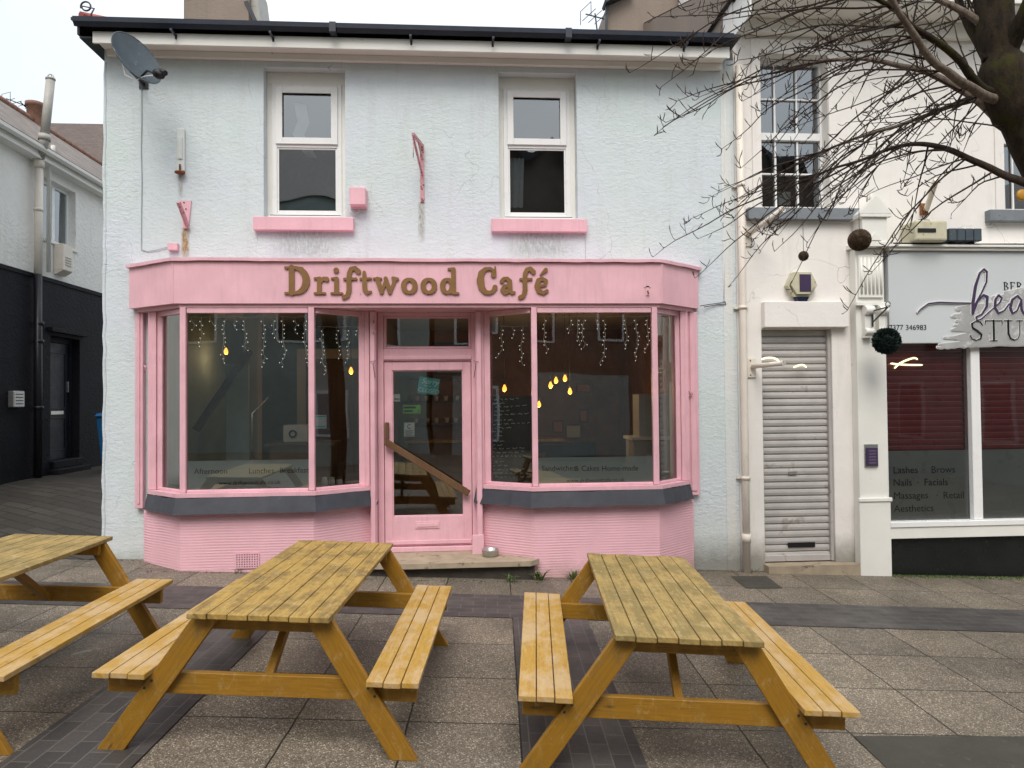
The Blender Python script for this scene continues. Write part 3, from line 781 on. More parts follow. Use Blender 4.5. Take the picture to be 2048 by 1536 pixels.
# sign letters on the fascia (drawn as strokes in picture-like units, 1 unit = 5.42 mm)
K = .00535
pf_ = P(838, 562, Ff-.02); K = P(1338, 562, Ff-.02).x/500-P(838, 562, Ff-.02).x/500
def to_fascia(x, y, d):
    return (pf_.x+(x-838)*K, Ff-.020+d*1.0, pf_.z-(y-562)*K)
r = []
def add(*pl): r.append((1, list(pl)))
def sub(*pl): r.append((-1, list(pl)))
def letter_set():
    global r
    L = []
    def put(sh): L.append(sh)
    # D
    put([(1, [(580, 536, 2.2), (600, 535.5, 2.4), (612, 538, 3)]), (1, [(592, 536, 5.4), (592, 585, 5.4)]), (1, [(580, 586, 2.2), (602, 586, 2.4)]),
         (1, arc(598, 561, 22, 24.5, -88, 88, 2.6, 2.6, 20, 7))])
    # r
    put([(1, [(636, 557, 2), (646, 556.5, 3)]), (1, [(645, 558, 4.4), (645, 584, 4.6)]), (1, [(636, 586, 2), (656, 586, 2)]), (1, [(647, 563, 3), (653, 557, 3.4), (659, 558.5, 4.8)])])
    # i
    put([(1, [(677.5, 541, 5.3)]), (1, [(669, 557, 2), (678, 556.5, 3)]), (1, [(678, 558, 4.5), (678, 584, 4.6)]), (1, [(668, 586, 2), (689, 586, 2)])])
    # f (swash, descending)
    put([(1, [(720, 543, 5.2), (714, 536.5, 4), (706, 538.5, 4.2), (702.5, 547, 4.4), (702, 560, 4.8), (702, 580, 4.8), (699, 591, 4), (692, 594, 4.2)]), (1, [(693, 558, 2.4), (716, 557.5, 2.4)])])
    # t
    put([(1, [(731.5, 545, 3.2), (732, 560, 4.6), (732.5, 578, 4.6), (737, 585, 3.6), (744, 583, 2.2)]), (1, [(724, 557.5, 2.2), (744, 557, 2.2)]), (1, [(724, 586, 0.6)])])
    # w
    put([(1, [(750, 557, 2.1), (764, 557, 2.1)]), (1, [(757, 558, 4.4), (765, 583, 4.6)]), (1, [(765, 584, 3), (774, 559, 3)]), (1, [(773, 557, 4), (781, 583, 4.6)]),
         (1, [(781, 584, 3), (789, 566, 3.2), (790, 558, 4.6)]), (1, [(787, 556, 3), (796, 558, 3)])])
    # o o
    for cx in (819, 857):
        put([(1, arc(cx, 571.5, 11, 12.6, 0, 360, 4.7, 4.7, 30))])
        L[-1] = [(1, [(cx+11.2*math.cos(rad(a)), 571.5+12.8*math.sin(rad(a)), 3.0+2.2*abs(math.cos(rad(a)))) for a in range(0, 361, 12)])]
    # d
    put([(1, [(893.5+9.5*math.cos(rad(a)), 571.5+12.8*math.sin(rad(a)), 3.0+2.2*abs(math.cos(rad(a)))) for a in range(0, 361, 12)]),
         (1, [(896, 538, 2.2), (905, 537.5, 3)]), (1, [(905.5, 539, 4.6), (905.5, 583, 4.8)]), (1, [(905, 586, 2.4), (915, 586, 2.2)])])
    # C
    put([(1, [(985, 549, 5.6), (985, 541, 3.2), (978, 536.5, 3), (968, 538, 3.8), (960.5, 546, 6), (958.5, 560, 7.4), (961, 574, 6.6), (968, 583.5, 4.6), (977, 585, 3.6), (984, 581, 3.6), (987.5, 574, 5)]),
         (1, [(988, 533.5, 1.6), (988.5, 548, 2.2)])])
    # a
    put([(1, [(1001, 562, 4.2), (1005, 556.5, 3.2), (1012, 556.5, 3.6), (1017, 562, 4.6), (1017.5, 580, 4.6), (1021, 585.5, 3), (1026, 584, 2.4)]),
         (1, [(1016, 570, 2.6), (1006, 572, 3.6), (1002.5, 579, 4.6), (1007, 585, 4), (1015, 582, 3)])])
    # f
    put([(1, [(1064, 543, 5), (1058, 536.5, 4), (1051, 539, 4.2), (1047.5, 547, 4.4), (1047, 560, 4.8), (1047, 580, 4.8), (1044, 591, 4), (1037, 594, 4.2)]), (1, [(1038, 558, 2.4), (1060, 557.5, 2.4)])])
    # e acute
    put([(1, [(1070, 573, 2.6), (1088, 569, 2.6), (1089, 561, 4), (1082, 556.5, 3.4), (1074, 560, 4.6), (1071, 571, 5.2), (1075, 581, 5), (1083, 585.5, 3.6), (1091, 581, 3.4)]),
         (1, [(1078, 549, 1.4), (1089, 539, 4)])])
    return L
names_ = []
for sh in letter_set():
    lo = sign_mesh(sh, 'sign_letter', M['bronze'], fo, to_fascia, .016, .8)

# ---------------- bay windows
def bay(xa, xb, xc, xd, label_first):
    """xa,xd wall ends; xb,xc front corners"""
    yb, yf = -.10, -.46
    nodes = [(xa, yb), (xb, yf), (xc, yf), (xd, yb)]
    def outset(k):
        return [(xa-.05*k/.5*.5, yb), (xb-.4*k, yf-k), (xc+.4*k, yf-k), (xd+.05*k/.5*.5, yb)]
    # frame as part, panes sub-parts
    fr = MB(); Z0, Z1 = .745, 2.70
    def post(x, y, w, d): fr.box(x-w/2, x+w/2, y-d/2, y+d/2, Z0, Z1)
    post(xb, yf, .062, .07); post(xc, yf, .062, .07)
    for s_, (x, y) in ((-1, nodes[0]), (1, nodes[3])):
        fr.box(min(x, x-s_*.07), max(x, x-s_*.07), y-.05, y+.05, Z0, Z1)
        fr.box(min(x+s_*.002, x+s_*.05), max(x+s_*.002, x+s_*.05), y-.07, y+.05, Z0, Z1)
        fr.box(min(x+s_*.052, x+s_*.10), max(x+s_*.052, x+s_*.10), y-.045, y+.05, Z0, Z1)
    for i in range(3):
        a, b = Vector((*nodes[i], 0)), Vector((*nodes[i+1], 0)); d = (b-a).normalized()
        a2 = a+d*.036; b2 = b-d*.036
        fr.bar((a2.x, a2.y, Z1-.03), (b2.x, b2.y, Z1-.03), .05, .055)
        fr.bar((a2.x, a2.y, Z0+.012), (b2.x, b2.y, Z0+.012), .05, .03)
    fo_ = fr.build('bay_window', M['pink_wood'], cafe, .005, 2)
    for i in range(3):
        a, b = Vector((*nodes[i], 0)), Vector((*nodes[i+1], 0)); d = (b-a).normalized(); a2 = a+d*.034; b2 = b-d*.034
        gm = MB(); gm.face([(a2.x, a2.y, Z0+.025), (b2.x, b2.y, Z0+.025), (b2.x, b2.y, Z1-.055), (a2.x, a2.y, Z1-.055)]); gm.build('pane', M['glass_shop'], fo_)
    sl_ = MB(); sl_.plan([(xa-.09, -.004), (xa-.09, -.16), (xb-.045, -.545), (xc+.045, -.545), (xd+.09, -.16), (xd+.09, -.004)][::1], .700, .742)
    sl_.build('bay_sill', M['pink_wood'], cafe, .006, 2)
    # dark flashing: sloping skirt under the sill
    fl = MB()
    up_ = [(xa-.10, -.15), (xb-.05, -.555), (xc+.05, -.555), (xd+.10, -.15)]; lo_ = [(xa-.13, -.18), (xb-.065, -.60), (xc+.065, -.60), (xd+.13, -.18)]
    rg = []
    for i in range(3):
        for k in range(9):
            t = k/9
            rg.append(((up_[i][0]*(1-t)+up_[i+1][0]*t, up_[i][1]*(1-t)+up_[i+1][1]*t), (lo_[i][0]*(1-t)+lo_[i+1][0]*t, lo_[i][1]*(1-t)+lo_[i+1][1]*t)))
    rg.append((up_[3], lo_[3]))
    pv = None
    for i, (u_, l_) in enumerate(rg):
        zt = .700+random.uniform(-.010, .004); zl = .535+random.uniform(-.006, .006); off_ = random.uniform(-.008, .004)
        c = ((u_[0], u_[1]+off_, zt), (l_[0], l_[1], zl), (l_[0], l_[1]+.05, zl-.004))
        if pv: fl.face([pv[0], pv[1], c[1], c[0]][::-1]); fl.face([pv[1], pv[2], c[2], c[1]][::-1])
        pv = c
    for s_, e_ in ((0, up_[0]), (3, up_[3])):
        l_ = lo_[s_]; fl.face([(e_[0], e_[1], .7), (l_[0], l_[1], .535), (l_[0], -.002, .535), (e_[0], -.002, .7)])
    fl.build('sill_flashing', M['slate_flash'], cafe)
    # stall riser
    rs = MB(); pts_ = [(xa-(.16 if xa < -2 else .05), -.10), (xb-.02, -.50), (xc+.02, -.50), (xd+(.15 if xa > 0 else .05), -.10)]
    rs.plan([(pts_[0][0], -.003)]+pts_+[(pts_[3][0], -.003)], -.6, .56)
    rs.build('stall_riser', M['pink_rib'], cafe, .006)
    return fo_
bay(-3.36, -2.955, -1.62, -1.10, '')
bay(.235, .775, 2.115, 2.50, '')
# outer pilasters + pier casings beside the door
for (x0, x1, y0, z0, nm) in ((-3.63, -3.545, -.07, .53, 'pilaster'), (2.61, 2.74, -.07, .56, 'pilaster')):
    pm = MB(); pm.box(x0, x1, y0, -.003, z0, 2.70); pm.box(x0+.03, x1-.03, y0-.012, y0-.001, z0+.05, 2.69); pm.build(nm, M['pink_wood'], cafe, .005)
for (x0, x1) in ((-1.03, -.985), (.15, .20)):
    pm = MB(); pm.box(x0-.01, x1+.01, -.20, .05, -.02, 2.70); pm.box(x0-.002, x1+.002, -.225, -.202, -.02, 2.69)
    pm.build('door_pier', M['pink_wood'], cafe, .005)
pm = MB(); pm.box(.085, .215, -.245, -.226, -.03, .19); pm.build('pier_plinth', M['pink_wood'], cafe, .005)
# door frame, transom window, door
df = MB()
df.box(-.972, -.905, -.05, .07, -.01, 2.70); df.box(.092, .148, -.05, .07, -.01, 2.70)
df.box(-.905, .092, -.05, .07, 2.145, 2.285); df.box(-.905, .092, -.065, -.052, 2.16, 2.20); df.box(-.905, .092, -.05, .07, 2.66, 2.70)
df.box(-.905, .092, -.075, .07, -.02, .035)
dfo = df.build('door_frame', M['pink_wood'], cafe, .005, 2)
tw = MB(); 
for q in ((-.903, -.875, 2.287, 2.658), (.062, .090, 2.287, 2.658), (-.875, .062, 2.287, 2.312), (-.875, .062, 2.636, 2.658)): tw.box(q[0], q[1], -.03, .03, q[2], q[3])
two = tw.build('transom_window', M['pink_wood'], cafe, .004)
gm = MB(); gm.face([(-.875, .0, 2.312), (.062, .0, 2.312), (.062, .0, 2.636), (-.875, .0, 2.636)]); gm.build('pane', M['glass_shop'], two)
dr = MB()
dx0, dx1, dz0, dz1 = -.900, .086, .040, 2.140; gx0, gx1, gz0, gz1 = -.812, -.006, .375, 2.04
dr.box(dx0, gx0, -.03, .015, dz0, dz1); dr.box(gx1, dx1, -.03, .015, dz0, dz1); dr.box(gx0, gx1, -.03, .015, dz0, gz0); dr.box(gx0, gx1, -.03, .015, gz1, dz1)
for q in ((gx0, gx0+.012, gz0, gz1), (gx1-.012, gx1, gz0, gz1), (gx0+.012, gx1-.012, gz0, gz0+.012), (gx0+.012, gx1-.012, gz1-.012, gz1)): dr.box(q[0], q[1], -.018, .0, q[2], q[3])
dr.box(dx0+.01, dx1-.01, -.052, -.032, .062, .105)
door = dr.build('door', M['pink_wood'], cafe, .004, 2)
gm = MB(); gm.face([(gx0, -.008, gz0), (gx1, -.008, gz0), (gx1, -.008, gz1), (gx0, -.008, gz1)]); gm.build('pane', M['glass_shop'], door)
lb = MB(); lb.box(-.56, -.285, -.040, -.031, .235, .32); lb.box(-.54, -.305, -.047, -.041, .255, .298); lb.build('letterbox', M['pink'], door, .004)
a_ = P(772, 884, -.10); b_ = P(938, 987, -.10)
hr = MB(); hr.bar((a_.x, -.10, a_.z), (b_.x, -.10, b_.z), .03, .075, up=(0, 0, 1)); hr.box(a_.x-.012, a_.x+.03, -.095, -.031, a_.z-.02, a_.z+.22); hr.box(b_.x-.05, b_.x-.02, -.09, -.031, b_.z, b_.z+.06)
hr.build('door_rail', M['brown_wood'], door, .004)
# step
st = MB(); st.plan([(-1.12, -.01), (-1.12, -.60), (-.6, -.66), (.70, -.66), (.80, -.56), (.22, -.13), (.22, -.01)], -.075, -.022)
sto = st.build('door_step', M['stone_step'], cafe, .012, 3)
st = MB(); st.plan([(-1.10, -.01), (-1.10, -.56), (.72, -.60), (.70, -.5), (.2, -.1), (.2, -.01)], -.6, -.076); st.build('step_base', paint('dark stone riser', (.06, .05, .04), .8, .3, 8, .4, 30), cafe)
# air vent grille in the left riser
vp = P(495, 1121, -.502)
vm = MB(); vx0, vx1, vz0, vz1 = vp.x-.118, vp.x+.118, vp.z-.075, vp.z+.075
cols, rows = 9, 6; cw_, ch_ = (vx1-vx0)/cols, (vz1-vz0)/rows
for i in range(cols+1): vm.box(vx0+i*cw_-.0065, vx0+i*cw_+.0065, -.516, -.5025, vz0, vz1)
for j in range(rows+1):
    vm.box(vx0, vx1, -.5145, -.5028, vz0+j*ch_-.006, vz0+j*ch_+.006)
vb = MB(); vb.box(vx0, vx1, -.5022, -.5005, vz0, vz1); vo_ = vb.build('air_vent', M['dark'], cafe); vm.build('vent_grille', M['pink'], vo_)

# drainpipe between the buildings
dp = thing('drainpipe', 'tall cream drainpipe running down between the blue cafe wall and the cream building', 'pipe', (3.285, -.07, gz(3.28)))
mb = MB(); mb.tube([(3.285, -.075, gz(3.28)), (3.285, -.075, 1.1), (3.288, -.075, 3.0), (3.285, -.075, 5.62)], .042, 14); mb.build('pipe', M['pipe_cream'], dp)
for z in (.75, 2.75, 4.2):
    mb = MB(); mb.tube([(3.285, -.075, z-.02), (3.285, -.075, z+.02)], .050, 14); mb.box(3.20, 3.37, -.035, -.003, z-.012, z+.012); mb.build('pipe_clip', M['pipe_cream'], dp)
mb = MB(); mb.tube([(3.285, -.075, .0), (3.285, -.075, .10)], .052, 14); mb.build('pipe_collar', M['pipe_cream'], dp)
# party line strip
mb = MB(); mb.box(3.08, 3.20, -.006, -.001, -.6, 5.6); mb.build('edge_strip', stucco('worn edge render', (.66, .70, .70), (.70, .70, .67), (.62, .60, .54), .3, .6), cafe)

# ================================================================== CREAM BUILDING + BEAUTY SHOP
cb = thing('shop_building', 'cream painted terrace with a beauty studio shopfront and roller shuttered doorway', 'building', (3.25, 0, 0))
mb = MB()
W1 = (3.575, 4.405, 3.965, 5.80); W2 = (6.62, 7.45, 3.965, 5.80)
wall_holes(mb, XR+.004, 11.5, -.9, 6.6, 0, .3, [W1, W2, (3.535, 4.40, -.9, 2.50), (5.0, 11.0, .0, 2.45)])
mb.build('wall', M['cream'], cb)
mb = MB(); mb.box(11.2, 11.5, .302, 8, -.9, 6.6); mb.box(3.25, 11.5, 8.002, 8.3, -.9, 6.6); mb.build('rear_wall', M['cream'], cb)
mb = MB(); mb.box(3.27, 11.6, -.52, -.49, 6.21, 6.42); mb.box(3.27, 11.6, -.488, -.003, 6.19, 6.21); mb.box(3.27, 11.6, -.10, -.004, 6.02, 6.188)
mb.box(3.255, 3.275, -.50, .0, 6.0, 6.4)
mb.build('eaves_board', M['white_paint'], cb, .004)
mb = MB(); f1 = [(3.2, -.6, 6.44), (11.7, -.6, 6.44), (11.7, 4, 8.3), (3.2, 4, 8.3)]; mb.face(f1, quv(f1, (1, 0, 0), (0, 4.6, 1.86)))
f2 = [(11.7, 8.4, 6.44), (3.2, 8.4, 6.44), (3.2, 4, 8.3), (11.7, 4, 8.3)]; mb.face(f2, quv(f2, (1, 0, 0), (0, -4.6, 1.86)))
mb.face([(3.2, -.6, 6.43), (3.2, 8.4, 6.43), (11.7, 8.4, 6.43), (11.7, -.6, 6.43)]); mb.face([(11.7, -.6, 6.43), (11.7, 4, 8.3), (11.7, 8.4, 6.43)])
mb.build('roof', M['slate'], cb)
mb = MB(); mb.hexa([(3.24, .302, 5.0), (3.30, .302, 5.0), (3.30, 7.9, 5.0), (3.24, 7.9, 5.0), (3.24, .302, 6.5), (3.30, .302, 6.5), (3.30, 7.9, 6.5), (3.24, 7.9, 6.5)]); mb.face([(3.19, -.55, 6.44), (3.19, 4, 8.28), (3.19, 8.3, 6.44)]); mb.build('side_gable', M['brown_render'], cb)
mb = MB(); mb.box(3.5, 11.1, 1.2, 1.3, -.8, 6.1); mb.build('interior_wall', M['dark'], cb)
def sash(x0, x1, z0, z1, parent, y=.14):
    fr = MB(); w = .05
    fr.box(x0, x0+w*.6, y, y+.08, z0, z1); fr.box(x1-w*.6, x1, y, y+.08, z0, z1); fr.box(x0+w*.6, x1-w*.6, y, y+.08, z1-w, z1); fr.box(x0+w*.6, x1-w*.6, y, y+.08, z0, z0+w*.8)
    zm = (z0+z1)/2-.02
    fr.box(x0+w*.6, x1-w*.6, y-.005, y+.08, zm-.045, zm+.045)
    gl_ = []
    for (a, b) in ((z0+w*.8, zm-.045), (zm+.045, z1-w)):
        xa, xb_ = x0+w*.6, x1-w*.6
        for k in (1, 2):
            xx = xa+(xb_-xa)*(.28 if k == 1 else .64); fr.box(xx-.011, xx+.011, y+.02, y+.045, a, b)
        zz = (a+b)/2; 
        fr.box(xa, xb_, y+.0185, y+.0465, zz-.010, zz+.010); gl_.append((xa, xb_, a, b))
    wo = fr.build('window', M['upvc'], parent, .003)
    for (xa, xb_, a, b) in gl_:
        gm = MB(); gm.face([(xa, y+.05, a), (xb_, y+.05, a), (xb_, y+.05, b), (xa, y+.05, b)]); gm.build('pane', M['glass_up'], wo)
    return wo
sash(*W1, cb); sash(*W2, cb)
for (a, b) in ((3.37, 4.78), (6.36, 7.7)):
    mb = MB(); mb.box(a, b, -.09, .12, 3.795, 3.935); mb.build('window_sill', M['grey_sill'], cb, .006)
for (a, b) in ((3.46, 4.62), (6.50, 7.6)):      # raised plain architrave
    mb = MB(); 
    mb.box(a, W1[0]-.004+(a-3.46) if a < 5 else W2[0]-.004, -.018, -.001, 3.937, 5.98); mb.box((W1[1] if a < 5 else W2[1])+.004, b-.08, -.018, -.001, 3.937, 5.98)
    mb.box((W1[0] if a < 5 else W2[0])-.003, (W1[1] if a < 5 else W2[1])+.003, -.018, -.001, 5.804, 5.98)
    mb.build('architrave', M['cream'], cb, .004)
# white paper leaning in window
mb = MB(); p0, p1 = P(1560, 408, .2), P(1584, 382, .2); mb.box(p0.x, p1.x, .24, .25, p0.z, p1.z); o = mb.build('paper_card', M['paper']); tag(o, 'small white card standing inside the sash window of the cream building', 'card')
# shutter doorway
sb = MB(); sb.box(3.54, 4.57, -.095, -.002, 2.515, 2.82); sb.build('shutter_box', M['cream'], cb, .006)
sh = MB(); z = -.235
while z < 2.50:
    zt = z+.083; y_ = .085
    pr = [(0, 0), (-.014, .012), (-.018, .040), (-.012, .066), (.0, .074)]
    for k in range(len(pr)-1):
        p, q = pr[k], pr[k+1]
        sh.face([(3.54, y_+p[0], z+p[1]), (4.36, y_+p[0], z+p[1]), (4.36, y_+q[0], z+q[1]), (3.54, y_+q[0], z+q[1])], smooth=False)
    sh.face([(3.54, y_, z+.074), (4.36, y_, z+.074), (4.36, y_+.022, z+.0745), (3.54, y_+.022, z+.0745)]); sh.face([(3.54, y_+.022, z+.0745), (4.36, y_+.022, z+.0745), (4.36, y_+.022, z+.0825), (3.54, y_+.022, z+.0825)]); sh.face([(3.54, y_+.022, z+.0825), (4.36, y_+.022, z+.0825), (4.36, y_, z+.083), (3.54, y_, z+.083)])
    z = zt
mb = MB(); z = -.235
while z < 2.50: mb.box(3.5405, 4.3595, .0835, .0885, z+.0715, z+.0765); z += .083
sho = sh.build('roller_shutter', M['shutter'], cb); mb.build('slat_edge_highlight', M['white_paint'], sho)  # white strip along each slat edge, a highlight put into the colour
mb = MB(); mb.box(3.54, 4.36, .11, .13, -.3, 2.52); mb.build('shutter_back', M['dark'], sho)
mb = MB(); mb.box(4.362, 4.398, .03, .12, -.26, 2.51); mb.box(3.5365, 3.552, .03, .12, -.26, 2.51); mb.build('shutter_rail', M['shutter'], sho)
p = P(1604, 1090, .05); mb = MB(); mb.box(p.x-.165, p.x+.165, .055, .075, p.z-.028, p.z+.028); mb.build('letter_slot', M['black'], sho)
p = P(1586, 946, .05); mb = MB(); mb.box(p.x-.05, p.x+.05, .055, .072, p.z-.018, p.z+.018); mb.build('lock_plate', M['steel'], sho)
mb = MB(); mb.box(3.54, 4.36, .045, .075, -.262, -.19); mb.build('bottom_rail', M['shutter'], sho, .004)
mb = MB(); mb.plan([(3.52, .1), (3.52, -.14), (4.66, -.14), (4.66, -.02), (4.40, -.005), (4.395, .1)], -.6, -.275); mb.build('door_step', M['stone_step'], cb, .008)
# pilaster with console and pediment
pl = MB(); pl.box(4.635, 4.985, -.13, -.001, -.7, 3.44)
plo = pl.build('pilaster', M['white_paint'], cb, .006)
pl = MB(); pl.box(4.605, 5.015, -.165, -.1305, .455, .50); pl.box(4.62, 5.0, -.15, -.1305, -.7, .454); pl.build('pilaster_base', M['white_paint'], plo, .006)
pl = MB(); pl.box(4.61, 5.02, -.185, -.131, 2.76, 2.80)
for xx in (4.70, 4.87):     # scrolled consoles
    pl.prism([(xx, 2.38), (xx+.1, 2.38), (xx+.1, 2.757), (xx, 2.757)], -.20, -.131)
    for zz, rr in ((2.70, .055), (2.45, .04)): pl.tube([(xx-.004, -.2, zz), (xx+.104, -.2, zz)], rr, 12)
pl.build('console', M['white_paint'], plo, .003)
pl = MB(); pl.box(4.66, 4.96, -.16, -.131, 2.86, 3.36)
for i in range(6): pl.tube([(4.69+i*.048, -.16, 2.9), (4.69+i*.048, -.16, 3.33)], .014, 8)
pl.build('fluted_panel', M['white_paint'], plo)
pl = MB(); pl.box(4.60, 5.04, -.24, -.002, 3.445, 3.50); pl.box(4.68, 4.98, -.22, -.002, 3.50, 3.79); pl.box(4.64, 5.02, -.25, -.002, 3.79, 3.83)
pl.prism([(4.64, 3.832), (5.02, 3.832), (4.86, 4.03), (4.82, 4.03)], -.25, -.005); pl.prism([(4.76, 3.52), (4.90, 3.52), (4.83, 3.62)], -.235, -.221)
pl.tube([(4.83, -.16, 4.02), (4.83, -.16, 4.10)], [.035, .012], 8)
pl.build('pediment_cap', M['white_paint'], plo, .004)
# shop fascia
mb = MB(); mb.box(5.022, 11.2, -.16, -.002, 2.315, 3.405); fas2 = mb.build('shop_fascia', M['sign_grey'], cb, .004)
mb = MB(); mb.box(5.022, 11.25, -.20, -.001, 3.41, 3.445); mb.box(5.022, 11.25, -.23, -.001, 3.447, 3.475); mb.build('cornice', M['white_paint'], cb, .004)
mb = MB(); mb.tube([(5.03, -.21, 3.49), (6, -.215, 3.482), (7.2, -.21, 3.49), (9, -.21, 3.485)], .009, 6); mb.build('cable', M['black'], cb)
# shop window
mb = MB(); mb.box(4.987, 5.02, -.09, .02, .21, 2.31)
p0, p1 = P(1952, 870, -.09), P(1952, 870, -.09)
mx_ = (6.055, 6.17)
mb.box(mx_[0], mx_[1], -.11, .02, .21, 2.31); mb.box(7.5, 7.6, -.11, .02, .21, 2.31); mb.box(10.9, 11, -.11, .02, .21, 2.31)
mb.box(4.987, 11, -.15, .03, .145, .208)
wo2 = mb.build('shop_window', M['upvc'], cb, .005)
mb = MB(); mb.box(4.99, 11, -.135, -.001, .01, .144); mb.build('window_sill', M['white_paint'], cb, .005)
mb = MB(); mb.box(4.99, 11.2, -.08, -.0005, -.9, .009); mb.build('black_plinth', M['black_base'], cb)
for (a, b) in ((5.02, mx_[0]), (mx_[1], 7.5), (7.6, 10.9)):
    mb = MB(); mb.face([(a, -.04, .208), (b, -.04, .208), (b, -.04, 2.31), (a, -.04, 2.31)]); mb.build('pane', M['glass_clear'], wo2)
    zf = 1.035
    mb = MB(); mb.box(a+.001, b-.001, -.030, -.024, .21, zf); mb.build('window_film', M['frost'], wo2)
    rs = MB(); z = zf-.02
    while z < 2.31:
        rs.face([(a, .05, z), (b, .05, z), (b, .030, z+.035), (a, .030, z+.035)]); rs.face([(a, .030, z+.035), (b, .030, z+.035), (b, .05, z+.068), (a, .05, z+.068)])
        rs.face([(a, .043, z+.068), (b, .043, z+.068), (b, .043, z+.076), (a, .043, z+.076)], mi=1)
        z += .076
    rs.build('red_blind', [M['red_slat'], flat('red slat edge', (.42, .20, .17), .4)], wo2)
tx, tz = 5.07, None
for (s_, px, py) in (("Lashes", 1786, 947), ("·", 1845, 947), ("Brows", 1862, 946), ("Nails", 1786, 972), ("·", 1834, 972), ("Facials", 1848, 971), ("Massages", 1787, 998), ("·", 1872, 997), ("Retail", 1886, 997), ("Aesthetics", 1788, 1024)):
    p = P(px, py, -.034); text_mesh('window_lettering', s_, .118, M['ink'], wo2, (p.x, -.0335, p.z), extr=.0008)
for (s_, px) in (("07377", 1771), ("346983", 1811)):
    p = P(px, 660, -.163); text_mesh('phone_lettering', s_, .088, M['ink'], fas2, (p.x, -.1625, p.z), extr=.0012)
# beauty sign: strokes
Kb = P(2000, 600, -.17).x-P(1999, 600, -.17).x; pb = P(2000, 600, -.17)
def q8(x, y, rr=0): return (1680+x/3.84, 360+y/3.84, rr)
def to_b(dy):
    return lambda x, y, d: (pb.x+(x-2000)*Kb, -.162-dy+d, pb.z-(y-600)*Kb)
sw = [q8(x, y, rr) for x, y, rr in ((600, 1010, .9), (625, 985, 1), (680, 948, 1.1), (760, 938, 1.1), (880, 942, 1.0), (1000, 944, .9))]
bb_ = [q8(x, y, rr) for x, y, rr in ((1015, 1020, 2.6), (1018, 940, 2.8), (1040, 820, 2.7), (1075, 725, 1.8), (1108, 695, 1.4), (1130, 715, 1.4), (1125, 790, 1.4), (1085, 870, 1.3), (1030, 960, 1.3))]
bb2 = [q8(x, y, rr) for x, y, rr in ((1022, 1010, 1.2), (1055, 930, 1.6), (1100, 885, 1.8), (1128, 900, 2.6), (1122, 970, 2.2), (1085, 1025, 1.5), (1040, 1045, 1.4), (1045, 1070, 1), (1080, 1060, 1), (1170, 985, 1))]
ee = [q8(x, y, rr) for x, y, rr in ((1170, 985, 1), (1225, 940, 1.3), (1240, 905, 1.4), (1215, 885, 1.4), (1190, 920, 2.2), (1185, 980, 2.5), (1210, 1020, 1.9), (1255, 1000, 1.3), (1295, 950, 1.1))]
aa = [q8(x, y, rr) for x, y, rr in ((1385, 915, 1.4), (1360, 890, 1.5), (1320, 920, 2.2), (1302, 980, 2.5), (1318, 1022, 1.8), (1355, 1000, 1.3), (1390, 920, 1.4), (1388, 990, 2.4), (1405, 1022, 1.8), (1440, 1000, 1.2))]
uu = [q8(x, y, rr) for x, y, rr in ((1455, 900, 1.5), (1445, 980, 2.3), (1465, 1022, 1.8), (1505, 980, 1.3), (1530, 900, 1.5), (1528, 990, 2.3), (1550, 1022, 1.6), (1585, 985, 1.1))]
tt = [q8(x, y, rr) for x, y, rr in ((1640, 760, 1.5), (1615, 940, 2.4), (1625, 1015, 2.0), (1665, 1000, 1.2))]
tt2 = [q8(x, y, 1.1) for x, y in ((1580, 870), (1720, 860))]
yy = [q8(x, y, rr) for x, y, rr in ((1710, 900, 1.6), (1705, 990, 2.2), (1740, 1010, 1.5), (1780, 900, 1.5), (1765, 1060, 2.2), (1720, 1120, 1.6), (1690, 1100, 1.2))]
script = [(1, sw), (1, bb_), (1, bb2), (1, ee), (1, aa), (1, uu), (1, tt), (1, tt2), (1, yy)]
sign_mesh([(s_, [(x, y, rr+1.5) for x, y, rr in pl_]) for s_, pl_ in script], 'script_backing', M['white'], fas2, to_b(.012), .012, .5)
sign_mesh(script, 'script_lettering', M['purple'], fas2, to_b(.021), .008, .45)
